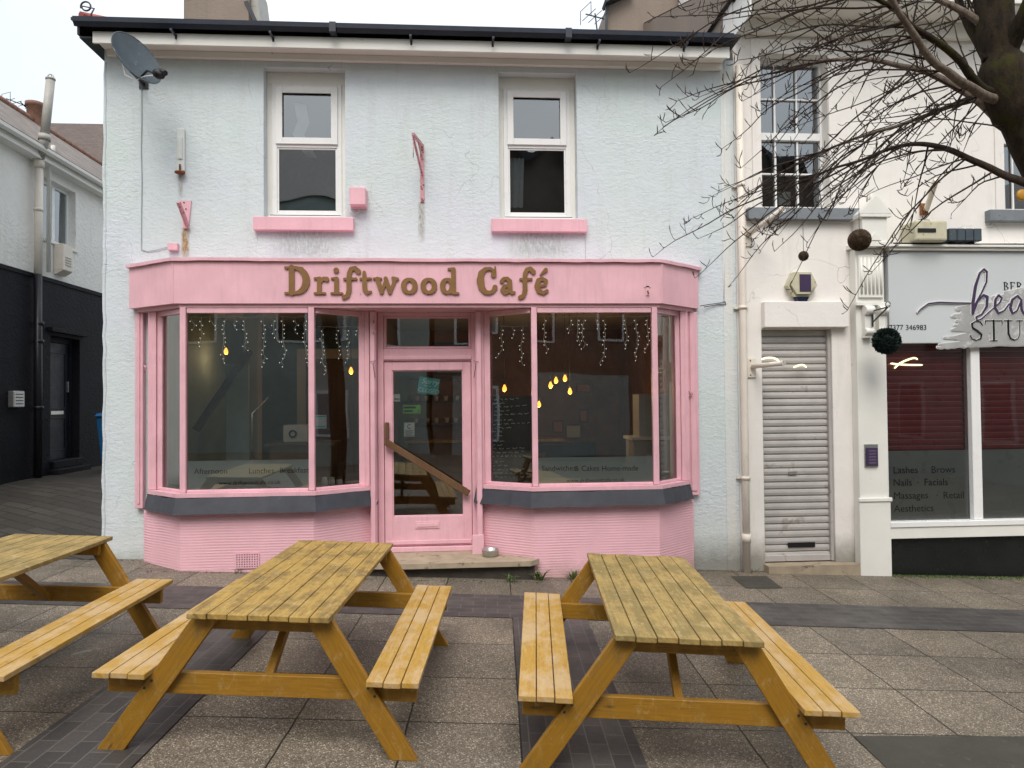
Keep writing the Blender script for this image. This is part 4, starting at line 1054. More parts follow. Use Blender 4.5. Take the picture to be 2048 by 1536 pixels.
def serif(ch, x0, y0, w, h, st_=1.6, th=.45):
    x1, y1 = x0+w, y0+h; o = []
    if ch == 'S': o = [(1, [(x1-1, y0+h*.24, .6), (x1-w*.22, y0+h*.06, .7), (x0+w*.45, y0+h*.0+1, th+.2), (x0+w*.14, y0+h*.16, st_*.8), (x0+w*.2, y0+h*.36, st_), (x0+w*.55, y0+h*.52, st_*1.2), (x0+w*.86, y0+h*.7, st_), (x0+w*.8, y0+h*.9, st_*.7), (x0+w*.45, y1-.6, th+.2), (x0+w*.12, y1-h*.1, .6), (x0, y0+h*.74, .6)])]
    if ch == 'T': o = [(1, [(x0+w/2, y0, st_), (x0+w/2, y1, st_)]), (1, [(x0, y0+h*.2, th), (x0+.5, y0, th), (x1-.5, y0, th), (x1, y0+h*.2, th)]), (1, [(x0+w*.28, y1, th), (x1-w*.28, y1, th)])]
    if ch == 'U': o = [(1, [(x0+w*.22, y0, st_), (x0+w*.22, y0+h*.65, st_), (x0+w*.32, y0+h*.9, st_*.8), (x0+w*.55, y1-.5, th+.3), (x0+w*.76, y0+h*.88, th), (x0+w*.84, y0+h*.6, th), (x0+w*.84, y0, th)]), (1, [(x0, y0, th), (x0+w*.44, y0, th)]), (1, [(x0+w*.68, y0, th), (x1, y0, th)])]
    if ch == 'D': o = [(1, [(x0+w*.2, y0, st_), (x0+w*.2, y1, st_)]), (1, [(x0, y0, th), (x0+w*.5, y0, th), (x0+w*.85, y0+h*.2, st_*.8), (x1-1, y0+h*.5, st_), (x0+w*.85, y0+h*.8, st_*.8), (x0+w*.5, y1, th), (x0, y1, th)])]
    if ch == 'I': o = [(1, [(x0+w*.5, y0, st_), (x0+w*.5, y1, st_)]), (1, [(x0, y0, th), (x1, y0, th)]), (1, [(x0, y1, th), (x1, y1, th)])]
    if ch == 'O': o = [(1, [(x0+w/2+w*.45*math.cos(rad(a)), y0+h/2+h*.5*math.sin(rad(a)), th+(st_-th)*abs(math.cos(rad(a)))) for a in range(0, 361, 15)])]
    if ch == 'B': o = [(1, [(x0+w*.2, y0, st_), (x0+w*.2, y1, st_)]), (1, [(x0, y0, th), (x0+w*.55, y0, th), (x0+w*.85, y0+h*.22, st_), (x0+w*.55, y0+h*.46, th), (x0+w*.3, y0+h*.46, th)]), (1, [(x0+w*.55, y0+h*.46, th), (x1, y0+h*.73, st_), (x0+w*.6, y1, th), (x0, y1, th)])]
    if ch == 'E': o = [(1, [(x0+w*.2, y0, st_), (x0+w*.2, y1, st_)]), (1, [(x0, y0, th), (x1, y0, th), (x1, y0+h*.2, th)]), (1, [(x0+w*.2, y0+h*.48, th), (x0+w*.8, y0+h*.48, th)]), (1, [(x0, y1, th), (x1, y1, th), (x1, y0+h*.8, th)])]
    if ch == 'R': o = [(1, [(x0+w*.2, y0, st_), (x0+w*.2, y1, st_)]), (1, [(x0, y0, th), (x0+w*.55, y0, th), (x0+w*.85, y0+h*.24, st_), (x0+w*.55, y0+h*.5, th), (x0+w*.3, y0+h*.5, th)]), (1, [(x0+w*.45, y0+h*.5, st_), (x1-1, y1, st_*.8)])]
    return o
sh_ = []; x_ = 1938
for ch, w_ in (('S', 26), ('T', 34), ('U', 37), ('D', 36), ('I', 13), ('O', 38)):
    sh_ += serif(ch, x_, 639, w_, 38); x_ += w_+4
sign_mesh([(a, [(x, y, rr+.9) for x, y, rr in b]) for a, b in sh_], 'studio_backing', M['white'], fas2, to_b(.0115), .006, .5)
sign_mesh(sh_, 'studio_lettering', M['ink'], fas2, to_b(.0205), .008, .45)
sh_ = []; x_ = 2009
for ch, w_ in (('B', 9), ('E', 9), ('R', 10)): sh_ += serif(ch, x_, 566, w_, 15, .9, .3); x_ += w_+4
sign_mesh(sh_, 'small_lettering', M['ink'], fas2, to_b(.004), .004, .3)
# silver brush-stroke plate behind the words
blob = []
random.seed(21)
for i, (x, y, x2, rr) in enumerate(((850, 905, 1900, 9), (900, 985, 1900, 12), (900, 1075, 1900, 11), (860, 1135, 1880, 10), (800, 1195, 1850, 9), (760, 1245, 1720, 6), (745, 1268, 1000, 3), (1270, 870, 1800, 9), (860, 1040, 1200, 7), (880, 1110, 1200, 6))):
    a = q8(x, y); b = q8(x2, y-18); pts_ = []
    if i == 0: a = q8(1180, y)
    for k in range(16):
        t = k/15; pts_.append((a[0]+(b[0]-a[0])*t, a[1]+(b[1]-a[1])*t+random.uniform(-1.2, 1.2), max(1.2, rr*min(1, .25+t*3)+random.uniform(-1.2, 1.2))))
    blob.append((1, pts_))
M['silver'] = paint('brushed silver plate', (.46, .46, .45), .3, .18, 3, .4, 12, (.62, .62, .62), .56, 8, metal=.25)
sign_mesh([(a, [(x, y, rr+1.3) for x, y, rr in b]) for a, b in blob], 'plate_edge', M['white'], fas2, to_b(.0045), .0045, .9)
sign_mesh(blob, 'brush_plate', M['silver'], fas2, to_b(.0095), .0045, .9)
# ================================================================== STREET FURNITURE: picnic tables
def picnic(name, label, top, loc, rz, group='picnic tables on the square'):
    global random
    x, y = loc
    root = thing(name, label, 'picnic table', (x, y, gz(x, y)), group)
    OFF[root.name] = Vector((0, 0, 0))
    root.rotation_mode = 'ZYX'
    Mx = Matrix.Rotation(math.atan(.044), 4, 'Y') @ Matrix.Rotation(rz, 4, 'Z')
    root.rotation_mode = 'XYZ'; root.rotation_euler = Mx.to_euler('XYZ')
    tp_ = MB(); pw, gp_ = .1005, .0055
    for i in range(7):
        a = -.3680+i*(pw+gp_); dy = random.uniform(-.006, .006); dz = random.uniform(-.0015, .0015)
        tp_.box(a, a+pw, -.965+dy, .965+dy, .720+dz, .750+dz)
    tp_.build('tabletop', top, root, .004, 2)
    for s_ in (-1, 1):
        sm = MB()
        for i in range(3):
            a = .568+i*.0925; a, b = (a, a+.0875) if s_ > 0 else (-a-.0875, -a)
            dy = random.uniform(-.006, .006); sm.box(a, b, -.965+dy, .965+dy, .4015, .4315)
        sm.build('bench_seat', M['seat'], root, .004, 2)
        # end frames
        bm_ = MB(); y0, y1 = sorted((s_*.808, s_*.850)); bm_.box(-.82, .82, y0, y1, .288, .4005); bm_.build('crossbeam', M['leg'], root, .003, 1)
        bt = MB(); bt.box(-.345, .345, y0, y1, .635, .7185); bt.build('batten', M['leg'], root, .003, 1)
        for t_ in (-1, 1):
            lg = MB(); y0, y1 = sorted((s_*.8515, s_*.892))
            pts_ = [(t_*.70, 0), (t_*.842, 0), (t_*.362, .7185), (t_*.222, .7185)]
            if t_ < 0: pts_ = pts_[::-1]
            c8 = [(t_*.70, y0, 0), (t_*.842, y0, 0), (t_*.842, y1, 0), (t_*.70, y1, 0), (t_*.222, y0, .7185), (t_*.362, y0, .7185), (t_*.362, y1, .7185), (t_*.222, y1, .7185)]
            if t_ < 0: c8 = [c8[i] for i in (1, 0, 3, 2, 5, 4, 7, 6)]
            lg.hexa(c8); lo = lg.build('leg', M['leg'], root, .003, 1)
            yo = s_*.8925
            for (bx, bz) in ((.568, .37), (.605, .33)):
                bo = MB(); xx = t_*bx; bo.tube([(xx, yo, bz), (xx, yo+s_*.003, bz)], .007, 8)
                bo.build('bolt', M['dark_metal'], lo)
        br_ = MB(); br_.bar((0, s_*.795, .315), (0, s_*.25, .715), .045, .05); br_.build('brace', M['leg'], root, .003, 1)
    return root
random.seed(3)
t_mid = picnic('picnic_table', 'golden picnic table with brown stained top, middle one of the three', M['top_a'], (-1.03, -3.475), rad(-4.1))
t_right = picnic('picnic_table', 'picnic table with green weathered top standing right of the cafe doorway', M['top_b'], (1.175, -3.76), rad(-5.8))
t_left = picnic('picnic_table', 'picnic table cut off by the left edge, beside the alley', M['top_b'], (-3.14, -3.45), rad(-1.8))
#@@DETAILS@@
# ---------------- shop window boards inside the bays
for (a, b, c, d) in ((-3.40, -1.02, -3.36, -1.10), (.32, 2.48, .235, 2.50)):
    mb = MB(); mb.plan([(a, -.003), (b, -.003), (b, .34), (a, .34)], .706, .744); mb.build('window_board', M['table_in'], cafe)
def on_plane(px, py, p0, nrm):
    d = ray(px, py); nrm = Vector(nrm); return CAM+d*((Vector(p0)-CAM).dot(nrm)/d.dot(nrm))
# cants: left bay right cant (A), right bay left cant (B)
cA0, cA1 = Vector((-1.62, -.46, 0)), Vector((-1.10, -.10, 0)); cB0, cB1 = Vector((.235, -.10, 0)), Vector((.775, -.46, 0))
def cant(c0, c1, inn):
    d = (c1-c0).normalized(); nn = Vector((d.y, -d.x, 0))
    if nn.y > 0: nn = -nn
    return c0-nn*inn, nn, d
def card_on(px0, py0, px1, py1, plane, mats, name, label, cat, th=.002, extra=None, group=None):
    p0, nn, d = plane
    q = [on_plane(px0, py1, p0, nn), on_plane(px1, py1, p0, nn), on_plane(px1, py0, p0, nn), on_plane(px0, py0, p0, nn)]
    mb = MB(); bk = [v-nn*th for v in q]; mb.hexa([q[0], q[1], bk[1], bk[0], q[3], q[2], bk[2], bk[3]], 0)
    o = mb.build(name, mats, None, loc=q[0]); tag(o, label, cat, group); return o, q
flatp = lambda y: (Vector((0, y, 0)), Vector((0, -1, 0)), Vector((1, 0, 0)))
pA = cant(cA0, cA1, .004)
o, q = card_on(628, 830, 653, 857, pA, M['paper'], 'sticker', 'small pale square sticker on the window pane left of the cafe door', 'sticker')
mb = MB(); p0, nn, d = pA; a = on_plane(631, 834, p0, nn); b = on_plane(650, 834, p0, nn)
for py_ in (833, 853): 
    a = on_plane(630, py_, p0, nn)+nn*.002; b = on_plane(651, py_, p0, nn)+nn*.002; mb.bar(a, b, .002, .014)
mb.build('printed_band', M['teal_sign'], o)
# things stuck in the door glass
pd = flatp(-.003)
o, q = card_on(806, 810, 841, 827, pd, M['green_sign'], 'sticker', 'bright green rating sticker on the cafe door glass', 'sticker')
mb = MB()
for (a, b, c, d_) in ((808, 832, 813, 817), (808, 826, 820, 824)): 
    u, v = P(a, d_, -.006), P(b, c, -.006); mb.box(u.x, v.x, -.0065, -.0055, u.z, v.z)
mb.build('printed_line', M['black'], o)
p = P(834, 825, -.007); text_mesh('printed_number', '2', .05, M['black'], o, (p.x, -.0065, p.z), extr=.0005)
o, q = card_on(808, 845, 829, 873, pd, M['paper'], 'sticker', 'upright white notice on the cafe door glass below the green sticker', 'sticker')
mb = MB(); c = P(819, 853, -.006); ring_ = [(c.x+.022*math.cos(rad(k)), -.0065, c.z+.022*math.sin(rad(k))) for k in range(50, 320, 18)]; mb.tube(ring_, .004, 5)
for k in range(5):
    u, v = P(811, 861+k*2.4, -.006), P(826-2*(k % 2), 861+k*2.4, -.006); mb.box(u.x, v.x, -.0068, -.0058, u.z-.002, u.z+.002)
mb.build('printed_mark', M['purple'], o)
o, q = card_on(787, 788, 800, 803, pd, M['paper'], 'sticker', 'tiny pale card at the left edge of the cafe door glass', 'sticker')
mb = MB(); u, v = P(789, 799, -.006), P(799, 797, -.006); mb.box(u.x, v.x, -.0065, -.0055, u.z, v.z); mb.build('printed_line', M['black'], o)
# closed sign, hanging tilted
cs = thing('closed_sign', 'tilted teal sign reading Sorry we\'re CLOSED hanging inside the door glass', 'sign', P(857, 772, .0))
OFF[cs.name] = Vector((0, 0, 0)); cs.rotation_euler = (0, rad(9), 0)
mb = MB(); mb.box(-.118, .118, -.002, .002, -.095, .095); mb.build('board', M['teal_sign'], cs, .001)
text_mesh('lettering', 'Sorry', .088, M['white'], cs, (-.09, -.003, .022), extr=.001, shear=.35)
text_mesh('lettering', "WE'RE", .030, M['white'], cs, (-.05, -.003, -.012), extr=.001)
text_mesh('lettering', 'CLOSED', .066, M['white'], cs, (-.112, -.003, -.075), extr=.0015)
# frosted strips with lettering
for nm, (x0, x1, z0, z1), words in (('left', (-2.92, -1.655, .775, 1.075), (("Afternoon", 388, 948), ("Lunches", 497, 947), ("Breakfast", 559, 946))), ('right', (.81, 2.08, .775, 1.055), (("Sandwiches", 1083, 942), ("& Cakes", 1149, 942), ("Home-made", 1203, 942)))):
    mb = MB(); mb.face([(x0, -.452, z0), (x1, -.452, z0), (x1, -.452, z1), (x0, -.452, z1)])
    o = mb.build('window_film', M['frosted'], None, loc=(x0, -.452, z0)); tag(o, 'frosted film strip with black menu words along the foot of the %s bay window' % nm, 'window film')
    for (w_, px, py) in words: p = P(px, py, -.455); text_mesh('lettering', w_, .082, M['ink'], o, (p.x, -.4555, p.z), extr=.0005)
    p = P(437 if nm == 'left' else 1133, 970 if nm == 'left' else 965, -.455); text_mesh('lettering', 'www.driftwoodcafe.co.uk', .062, M['ink'], o, (p.x, -.4555, p.z), extr=.0005)
# chalkboard behind the right bay's left cant
pB = cant(cB0, cB1, .05); random.seed(5)
o, q = card_on(980, 792, 1062, 966, pB, M['chalk'], 'chalkboard', 'tall black chalkboard menu in white handwriting inside the window right of the door', 'chalkboard', .02)
mb = MB(); u = (q[1]-q[0]).normalized(); Wd = (q[1]-q[0]).length; Hh = (q[3]-q[0]).length; nn = pB[1]
zrow = Hh-.05; row = 0
while zrow > .05:
    xx = .03+random.uniform(0, .05); xe = Wd-.03-random.choice((0, .02, .1, .25, .35))
    while xx < xe:
        wl = random.uniform(.03, .08); n_ = int(wl/.008); pr_ = None
        for k in range(n_):
            pt_ = q[0]+u*(xx+k*.008)+Vector((0, 0, zrow+random.uniform(-.009, .009)))+nn*.0015
            if pr_ is not None: mb.bar(pr_, pt_, .0042, .0042)
            pr_ = pt_
        xx += wl+.018
    zrow -= .043 if row % 5 != 4 else .062; row += 1
mb.build('chalk_writing', flat('chalk', (.7, .7, .67), .9), o)
# icicle lights
random.seed(12)
def icicle(label, x_lens, y0, zt, extra=None):
    r_ = thing('string_lights', label, 'string lights', (x_lens[0][0], y0, zt), 'icicle lights inside the cafe windows')
    mb = MB(); xs_ = [x for x, l in x_lens]
    mb.tube([(xs_[0]-.06, y0, zt)]+[(x, y0+.003, zt-.012*(i % 2)) for i, x in enumerate(xs_)]+[(xs_[-1]+.06, y0, zt)], .003, 4); mb.build('wire', M['wire_white'], r_)
    for x, L in x_lens:
        mb = MB(); pts = [(x, y0, zt)]; z = zt; xx = x; k = 0
        lb_ = []
        while z > zt-L:
            z -= .045; xx += random.uniform(-.012, .012)+(.02 if z < zt-L+.06 else 0)*random.choice((-1, 1)); yy_ = y0+random.uniform(-.01, .01)
            pts.append((xx, yy_, z)); s_ = random.choice((-1, 1)); lb_.append((xx+s_*.016, yy_, z-.008)); k += 1
        if len(pts) < 2: continue
        mb.tube(pts, .0034, 4); st_ = mb.build('light_strand', M['wire_white'], r_)
        for (bx, by, bz) in lb_:
            b_ = MB(); b_.lathe([(0.0005, -.007), (.0042, 0), (.0005, .008)], (bx, by, bz), 6); b_.build('light_bulb', M['led'], st_)
XLs = [(383, .12), (403, .28), (418, .1), (452, .48), (470, .12), (491, .33), (527, .5), (545, .25), (566, .5), (590, .14), (608, .6)]
icicle('white icicle lights hanging inside the left bay window front', [(P(px, 640, -.36).x, L) for px, L in XLs], -.36, 2.62)
XRs = [(1090, .36), (1140, .16), (1155, .3), (1168, .34), (1190, .1), (1208, .5), (1252, .32), (1270, .45), (1297, .4)]
icicle('white icicle lights hanging inside the right bay window front', [(P(px, 640, -.36).x, L) for px, L in XRs], -.36, 2.62)
icicle('white icicle lights hanging inside the narrow pane left of the door', [(P(px, 640, .0).x, L) for px, L in ((645, .5), (672, .34), (700, .38), (716, .2))], .02, 2.55)
icicle('white icicle lights hanging inside the narrow pane right of the door', [(P(px, 640, .0).x, L) for px, L in ((1003, .34), (1024, .1), (1046, .42))], .02, 2.55)
# pendant bulbs
for i, (px, py, y_, lab) in enumerate(((1009, 777, 1.6, 'glowing amber pendant bulb above the chalkboard'), (1101, 771, 1.9, 'glowing amber bulb, left of the close pair in the right window'), (1112, 761, 2.1, 'glowing amber bulb, just left of the highest one in the right window'),
        (1130, 757, 1.7, 'glowing amber bulb, highest of the cluster in the right window'), (1140, 783, 2.0, 'glowing amber bulb, lowest right of the cluster in the right window'), (1078, 809, 2.4, 'glowing amber bulb beside the mullion, lowest in the right window'),
        (702, 742, 1.5, 'glowing amber pendant bulb in the narrow pane left of the door'), (452, 703, 2.2, 'glowing amber pendant bulb deep in the left bay window'))):
    p = P(px, py, y_); t = thing('pendant_lamp', lab, 'lamp', (p.x, p.y, 2.96), 'amber pendant bulbs in the cafe')
    mb = MB(); mb.tube([(p.x, p.y, 2.965), (p.x, p.y, p.z+.10)], .003, 5); mb.build('cord', M['black'], t)
    mb = MB(); mb.lathe([(.001, .10), (.016, .095), (.017, .055), (.001, .05)], (p.x, p.y, p.z), 10); mb.build('socket', M['dark_metal'], t)
    pl_ = bpy.data.lights.new('bulb_light', 'POINT'); pl_.energy = 2.6; pl_.color = (1, .62, .30); pl_.shadow_soft_size = .02; plo_ = bpy.data.objects.new('bulb_light', pl_); COL.objects.link(plo_); plo_.parent = t; plo_.location = (0, 0, p.z-.09-2.96)
    mb = MB(); mb.lathe([(.011, .052), (.015, .038), (.027, .010), (.031, -.008), (.026, -.028), (.014, -.040), (.001, -.044)], (p.x, p.y, p.z), 12); mb.build('bulb', M['bulb'], t)
# furniture inside
def in_table(x, y, w, d, label):
    t = thing('cafe_table', label, 'table', (x, y, .006)); mb = MB(); mb.box(x-w/2, x+w/2, y-d/2, y+d/2, .71, .74); mb.build('tabletop', M['table_in'], t, .004)
    for sx_ in (-1, 1):
        for sy_ in (-1, 1):
            mb = MB(); a, b = x+sx_*(w/2-.05), y+sy_*(d/2-.05); mb.box(a-.025, a+.025, b-.025, b+.025, .007, .7095); mb.build('leg', M['table_in'], t)
def in_chair(x, y, rz, label):
    t = thing('cafe_chair', label, 'chair', (x, y, .006), 'dark chairs inside the cafe'); OFF[t.name] = Vector((0, 0, 0)); t.rotation_euler = (0, 0, rz)
    mb = MB(); mb.box(-.21, .21, -.21, .21, .44, .47); mb.build('seat', M['table_in'], t, .01)
    for a in (-.18, .18):
        for b in (-.18, .18): mb = MB(); mb.box(a-.018, a+.018, b-.018, b+.018, 0, .439 if b < 0 else .9); mb.build('leg', M['table_in'], t)
    mb = MB()
    for z in (.6, .72, .84): mb.box(-.161, .161, .17, .19, z, z+.05)
    mb.build('backrest', M['table_in'], t)
in_table(-2.5, 1.3, 1.1, .7, 'dark wooden table inside behind the left bay window')
in_table(1.5, 1.4, 1.1, .7, 'dark wooden table inside behind the right bay window')
in_chair(-1.75, 1.2, rad(-90), 'dark chair at the right end of the table behind the left bay'); in_chair(-3.25, 1.3, rad(90), 'dark chair at the left end of the table behind the left bay')
in_chair(2.3, 1.5, rad(-90), 'dark chair at the right end of the table behind the right bay'); in_chair(1.0, 2.1, rad(0), 'dark chair on the far side of the table behind the right bay')
ct = thing('counter', 'dark serving counter at the back of the cafe', 'counter', (.6, 3.6, .006))
mb = MB(); mb.box(-.9, 1.6, 3.4, 3.9, .006, 1.0); mb.build('base', M['table_in'], ct); mb = MB(); mb.box(-.95, 1.65, 3.35, 3.92, 1.001, 1.04); mb.build('worktop', M['top_a'], ct)
sv = thing('dresser', 'pale cabinet inside at the right of the right bay window', 'cabinet', (2.45, 1.1, .006))
mb = MB(); mb.box(2.2, 2.85, .9, 1.35, .006, 1.15); mb.box(2.3, 2.85, 1.0, 1.35, 1.151, 1.75); mb.build('body', paint('pale cabinet paint', (.42, .45, .45), .5), sv, .006)
mb = MB(); mb.box(2.17, 2.88, .87, 1.38, 1.1505, 1.19); mb.build('worktop', M['white_paint'], sv)
wd_ = thing('inner_door', 'brown panelled door in a pale frame on the inside wall behind the left bay', 'door', (-1.9, 3.4, .006))
mb = MB(); mb.box(-2.55, -2.42, 2.9, 3.0, .006, 2.5); mb.box(-1.58, -1.45, 2.9, 3.0, .006, 2.5); mb.box(-2.42, -1.58, 2.9, 3.0, 2.35, 2.5); mb.build('frame', M['cream_in'], wd_)
mb = MB(); mb.box(-2.42, -1.58, 2.93, 2.97, .006, 2.35); mb.box(-2.3, -2.05, 2.915, 2.929, .3, 1.1); mb.box(-1.95, -1.7, 2.915, 2.929, .3, 1.1); mb.box(-2.3, -2.05, 2.915, 2.929, 1.25, 2.2); mb.box(-1.95, -1.7, 2.915, 2.929, 1.25, 2.2)
mb.build('leaf', paint('brown door', (.13, .06, .03), .5), wd_, .004)
for (a, b, c, d_, m_, lab) in ((1152, 766, 1182, 786, 'paper_o', 'small orange picture on the back wall beside the bulbs'), (1105, 840, 1127, 866, 'paper_o', 'orange notice pinned on the back wall of the cafe'), (1130, 848, 1163, 878, 'paper', 'pale notice beside the orange one on the back wall'), (1158, 818, 1176, 845, 'paper_o', 'small brown notice above the pale one on the back wall')):
    u, v = P(a, d_, 4.88), P(c, b, 4.88); mb = MB(); mb.box(u.x, v.x, 4.86, 4.895, u.z, v.z); fr_ = mb.build('wall_picture', M['table_in'], None, .004, loc=(u.x, 4.88, u.z)); tag(fr_, lab, 'picture')
    mb = MB(); mb.box(u.x+.03, v.x-.03, 4.855, 4.859, u.z+.03, v.z-.03); mb.build('print', M[m_], fr_)
mb = MB(); mb.box(-3.05, -2.85, 1.9, 2.1, .006, 2.965); o = mb.build('column', M['cream_in'], None, .01, loc=(-2.95, 2.0, .006)); tag(o, 'pale square column inside behind the left bay window', 'column')
mb = MB(); mb.tube([(-2.6, .75, 1.0), (-2.6, .75, 1.55), (-2.45, .9, 1.75)], .012, 8); mb.tube([(-2.6, .75, .745), (-2.6, .75, 1.0)], .02, 8); o = mb.build('lamp_stand', M['steel'], None, loc=(-2.6, .75, .745)); tag(o, 'thin bent metal stand on the table behind the left bay window', 'stand')
sh_f = thing('shelf_unit', 'dark shelf of white cups behind the cafe door glass', 'shelf', (-.35, 3.2, 1.0)); 
for z in (1.25, 1.65, 2.05): mb = MB(); mb.box(-.95, .75, 4.55, 4.85, z, z+.03); mb.build('shelf', M['table_in'], sh_f)
for z in (1.281, 1.681):
    for k in range(9):
        x = -.85+k*.18+random.uniform(-.02, .02); c_ = thing('cup', 'white cup in the row on the dark shelf at the back of the cafe', 'cup', (x, 4.7, z), 'white cups on the back shelf'); mb = MB(); mb.lathe([(.001, 0), (.03, .002), (.042, .09), (.036, .088), (.026, .01), (.001, .01)], (x, 4.7, z), 12); mb.build('body', M['white'], c_)
bs = thing('menu_board', 'black menu board with pale lines on the back wall left of the door', 'board', (-1.0, 4.85, 1.3)); mb = MB(); mb.box(-2.35, -1.5, 2.86, 2.899, 1.3, 2.1); 
mb = MB(); mb.box(-.55, .45, 4.86, 4.895, 2.15, 2.75); mb.build('board', M['chalk'], bs); mb = MB()
for k in range(7): mb.box(-.48+.02*(k % 3), .1+.08*(k % 4), 4.855, 4.859, 2.2+k*.075, 2.212+k*.075)
mb.build('writing', M['paper'], bs)
sf_ = thing('sofa', 'dark blue bench seat inside against the wall behind the right bay', 'bench', (1.3, 3.0, .006)); mb = MB(); mb.box(.9, 2.1, 2.5, 3.0, .006, .45); mb.build('seat', M['navy_door'], sf_, .03); mb = MB(); mb.box(.9, 2.1, 3.002, 3.12, .006, 1.0); mb.build('backrest', M['navy_door'], sf_, .03)
pn_ = thing('panel', 'pale teal panel with leaning dark brace inside the left bay window', 'panel', (-3.0, 1.5, .006)); a, b = P(452, 900, 1.5), P(497, 700, 1.5); mb = MB(); mb.box(a.x, b.x, 1.5, 1.54, .006, 2.2); mb.build('board', paint('pale teal board', (.42, .52, .49), .6), pn_)
a, b = P(392, 860, 1.3), P(500, 700, 1.3); mb = MB(); mb.bar(a, b, .05, .09); mb.build('brace', M['table_in'], pn_)
mb = MB(); a, b = P(566, 885, .9), P(616, 850, .9); mb.box(a.x, b.x, .9, 1.2, a.z, b.z); o = mb.build('radio', M['cream_in'], None, .01, loc=(a.x, .9, a.z)); tag(o, 'cream box radio on a ledge inside the left bay window', 'radio')
mb = MB(); mb.lathe([(.03, 0), (.05, .001), (.05, -.012), (.03, -.012)], ((a.x*.6+b.x*.4), .892, (a.z+b.z)/2), 16, axis='y'); mb.build('speaker_ring', M['black'], o)
mb = MB(); mb.box(a.x-.2, b.x+.35, .8, 1.3, a.z-.04, a.z-.002); mb.box(a.x-.15, b.x+.3, .85, 1.25, .006, a.z-.041); o = mb.build('side_cabinet', M['table_in'], None, loc=(a.x, .9, .006)); tag(o, 'dark cabinet under the cream radio inside the left bay window', 'cabinet')
# jars and plate on the left window board
for px, m_, lab in ((649, 'white', 'white sauce jar on the window board left of the door'), (664, 'cream_plastic', 'cream sauce jar, middle of three on the window board'), (679, 'orange_tile', 'yellow lidded jar, right of three on the window board')):
    p = P(px, 977, -.12); t = thing('jar', lab, 'jar', (p.x, -.12, .745), 'sauce jars on the window board')
    mb = MB(); mb.lathe([(.001, .0), (.034, .002), (.036, .06), (.026, .08), (.026, .088)], (p.x, -.12, .745), 12); mb.build('body', M['white'], t)
    mb = MB(); mb.lathe([(.029, .078), (.029, .10), (.001, .106)], (p.x, -.12, .745), 12); mb.build('lid', M[m_], t)
p = P(708, 970, .12); mb = MB(); mb.lathe([(.001, .004), (.06, .004), (.10, .018), (.102, .020), (.06, .009), (.001, .009)], (0, 0, 0), 24); o = mb.build('plate', M['white']); o.location = (p.x, .12, .745); tag(o, 'small white plate on the window board left of the door', 'plate')

# ================================================================== FIXINGS ON THE CAFE WALL
sdsh = thing('satellite_dish', 'dark grey oval satellite dish fixed under the eaves at the top left of the wall', 'satellite dish', tuple(P(285, 170, -.03)))
c = P(271, 119, -.66); nrm = Vector((.775, -.46, .43)).normalized(); vv = (Vector((0, 0, 1))-nrm*nrm.z).normalized(); uu_ = nrm.cross(vv)
mb = MB(); R_, C_ = 7, 32; grid = []
for i in range(R_+1):
    rr = i/R_; ring_ = []
    for k in range(C_):
        a = 2*math.pi*k/C_; ring_.append(c+uu_*(.265*rr*math.cos(a))+vv*(.305*rr*math.sin(a))+nrm*(.06*rr*rr-.03))
    grid.append(ring_)
for i in range(R_):
    for k in range(C_):
        k2 = (k+1) % C_; q = [grid[i][k], grid[i+1][k], grid[i+1][k2], grid[i][k2]]
        if i == 0: q = [grid[0][0], grid[1][k], grid[1][k2]]
        mb.face(q, smooth=True); mb.face([v-nrm*.004 for v in q][::-1], smooth=True)
mb.tube([v-nrm*.002 for v in grid[R_]+[grid[R_][0]]], .006, 6); mb.build('reflector', M['dish'], sdsh)
wallp = Vector(P(288, 168, -.0)); lnb = Vector(P(319, 149, -.86))
mb = MB(); mb.tube([wallp+Vector((0, -.003, 0)), wallp+Vector((0, -.30, .0)), wallp+Vector((0, -.45, .05)), c-nrm*.05-vv*.08], .019, 10); mb.box(wallp.x-.05, wallp.x+.05, -.012, -.002, wallp.z-.06, wallp.z+.06); mb.build('wall_bracket', M['dark_metal'], sdsh)
mb = MB(); b0 = c-vv*.22-nrm*.0; mb.tube([b0, b0+nrm*.1, lnb], .012, 8); mb.build('arm', M['dark_metal'], sdsh)
mb = MB(); dd = (c-lnb).normalized(); mb.tube([lnb-dd*.05, lnb-dd*.01, lnb, lnb+dd*.05], [.03, .035, .05, .048], 12); mb.tube([lnb+Vector((.03, 0, .03))-dd*.05, lnb+Vector((.03, 0, .03))+dd*.03], .028, 10); mb.build('receiver', M['black'], sdsh)
mb = MB(); w0 = P(262, 152, -.1); mb.tube([lnb, b0+Vector((.05, -.05, -.02)), b0+Vector((-.06, .02, -.03)), Vector(P(250, 150, -.1)), Vector(P(244, 125, -.12))], .004, 5); mb.build('cable', M['wire_white'], sdsh)
mb = MB(); pts = [P(283, 172, -.008), P(283.5, 240, -.008), P(282.5, 305, -.008), P(284, 360, -.008), P(283, 430, -.008), P(283, 500, -.008), P(296, 503, -.01), P(312, 500, -.012), P(336, 494, -.012)]
mb.tube(pts, .0042, 5); o = mb.build('cable', paint('painted grey cable', (.33, .37, .39), .5), None, loc=pts[-1]); tag(o, 'thin grey cable running straight down the wall below the satellite dish', 'cable')
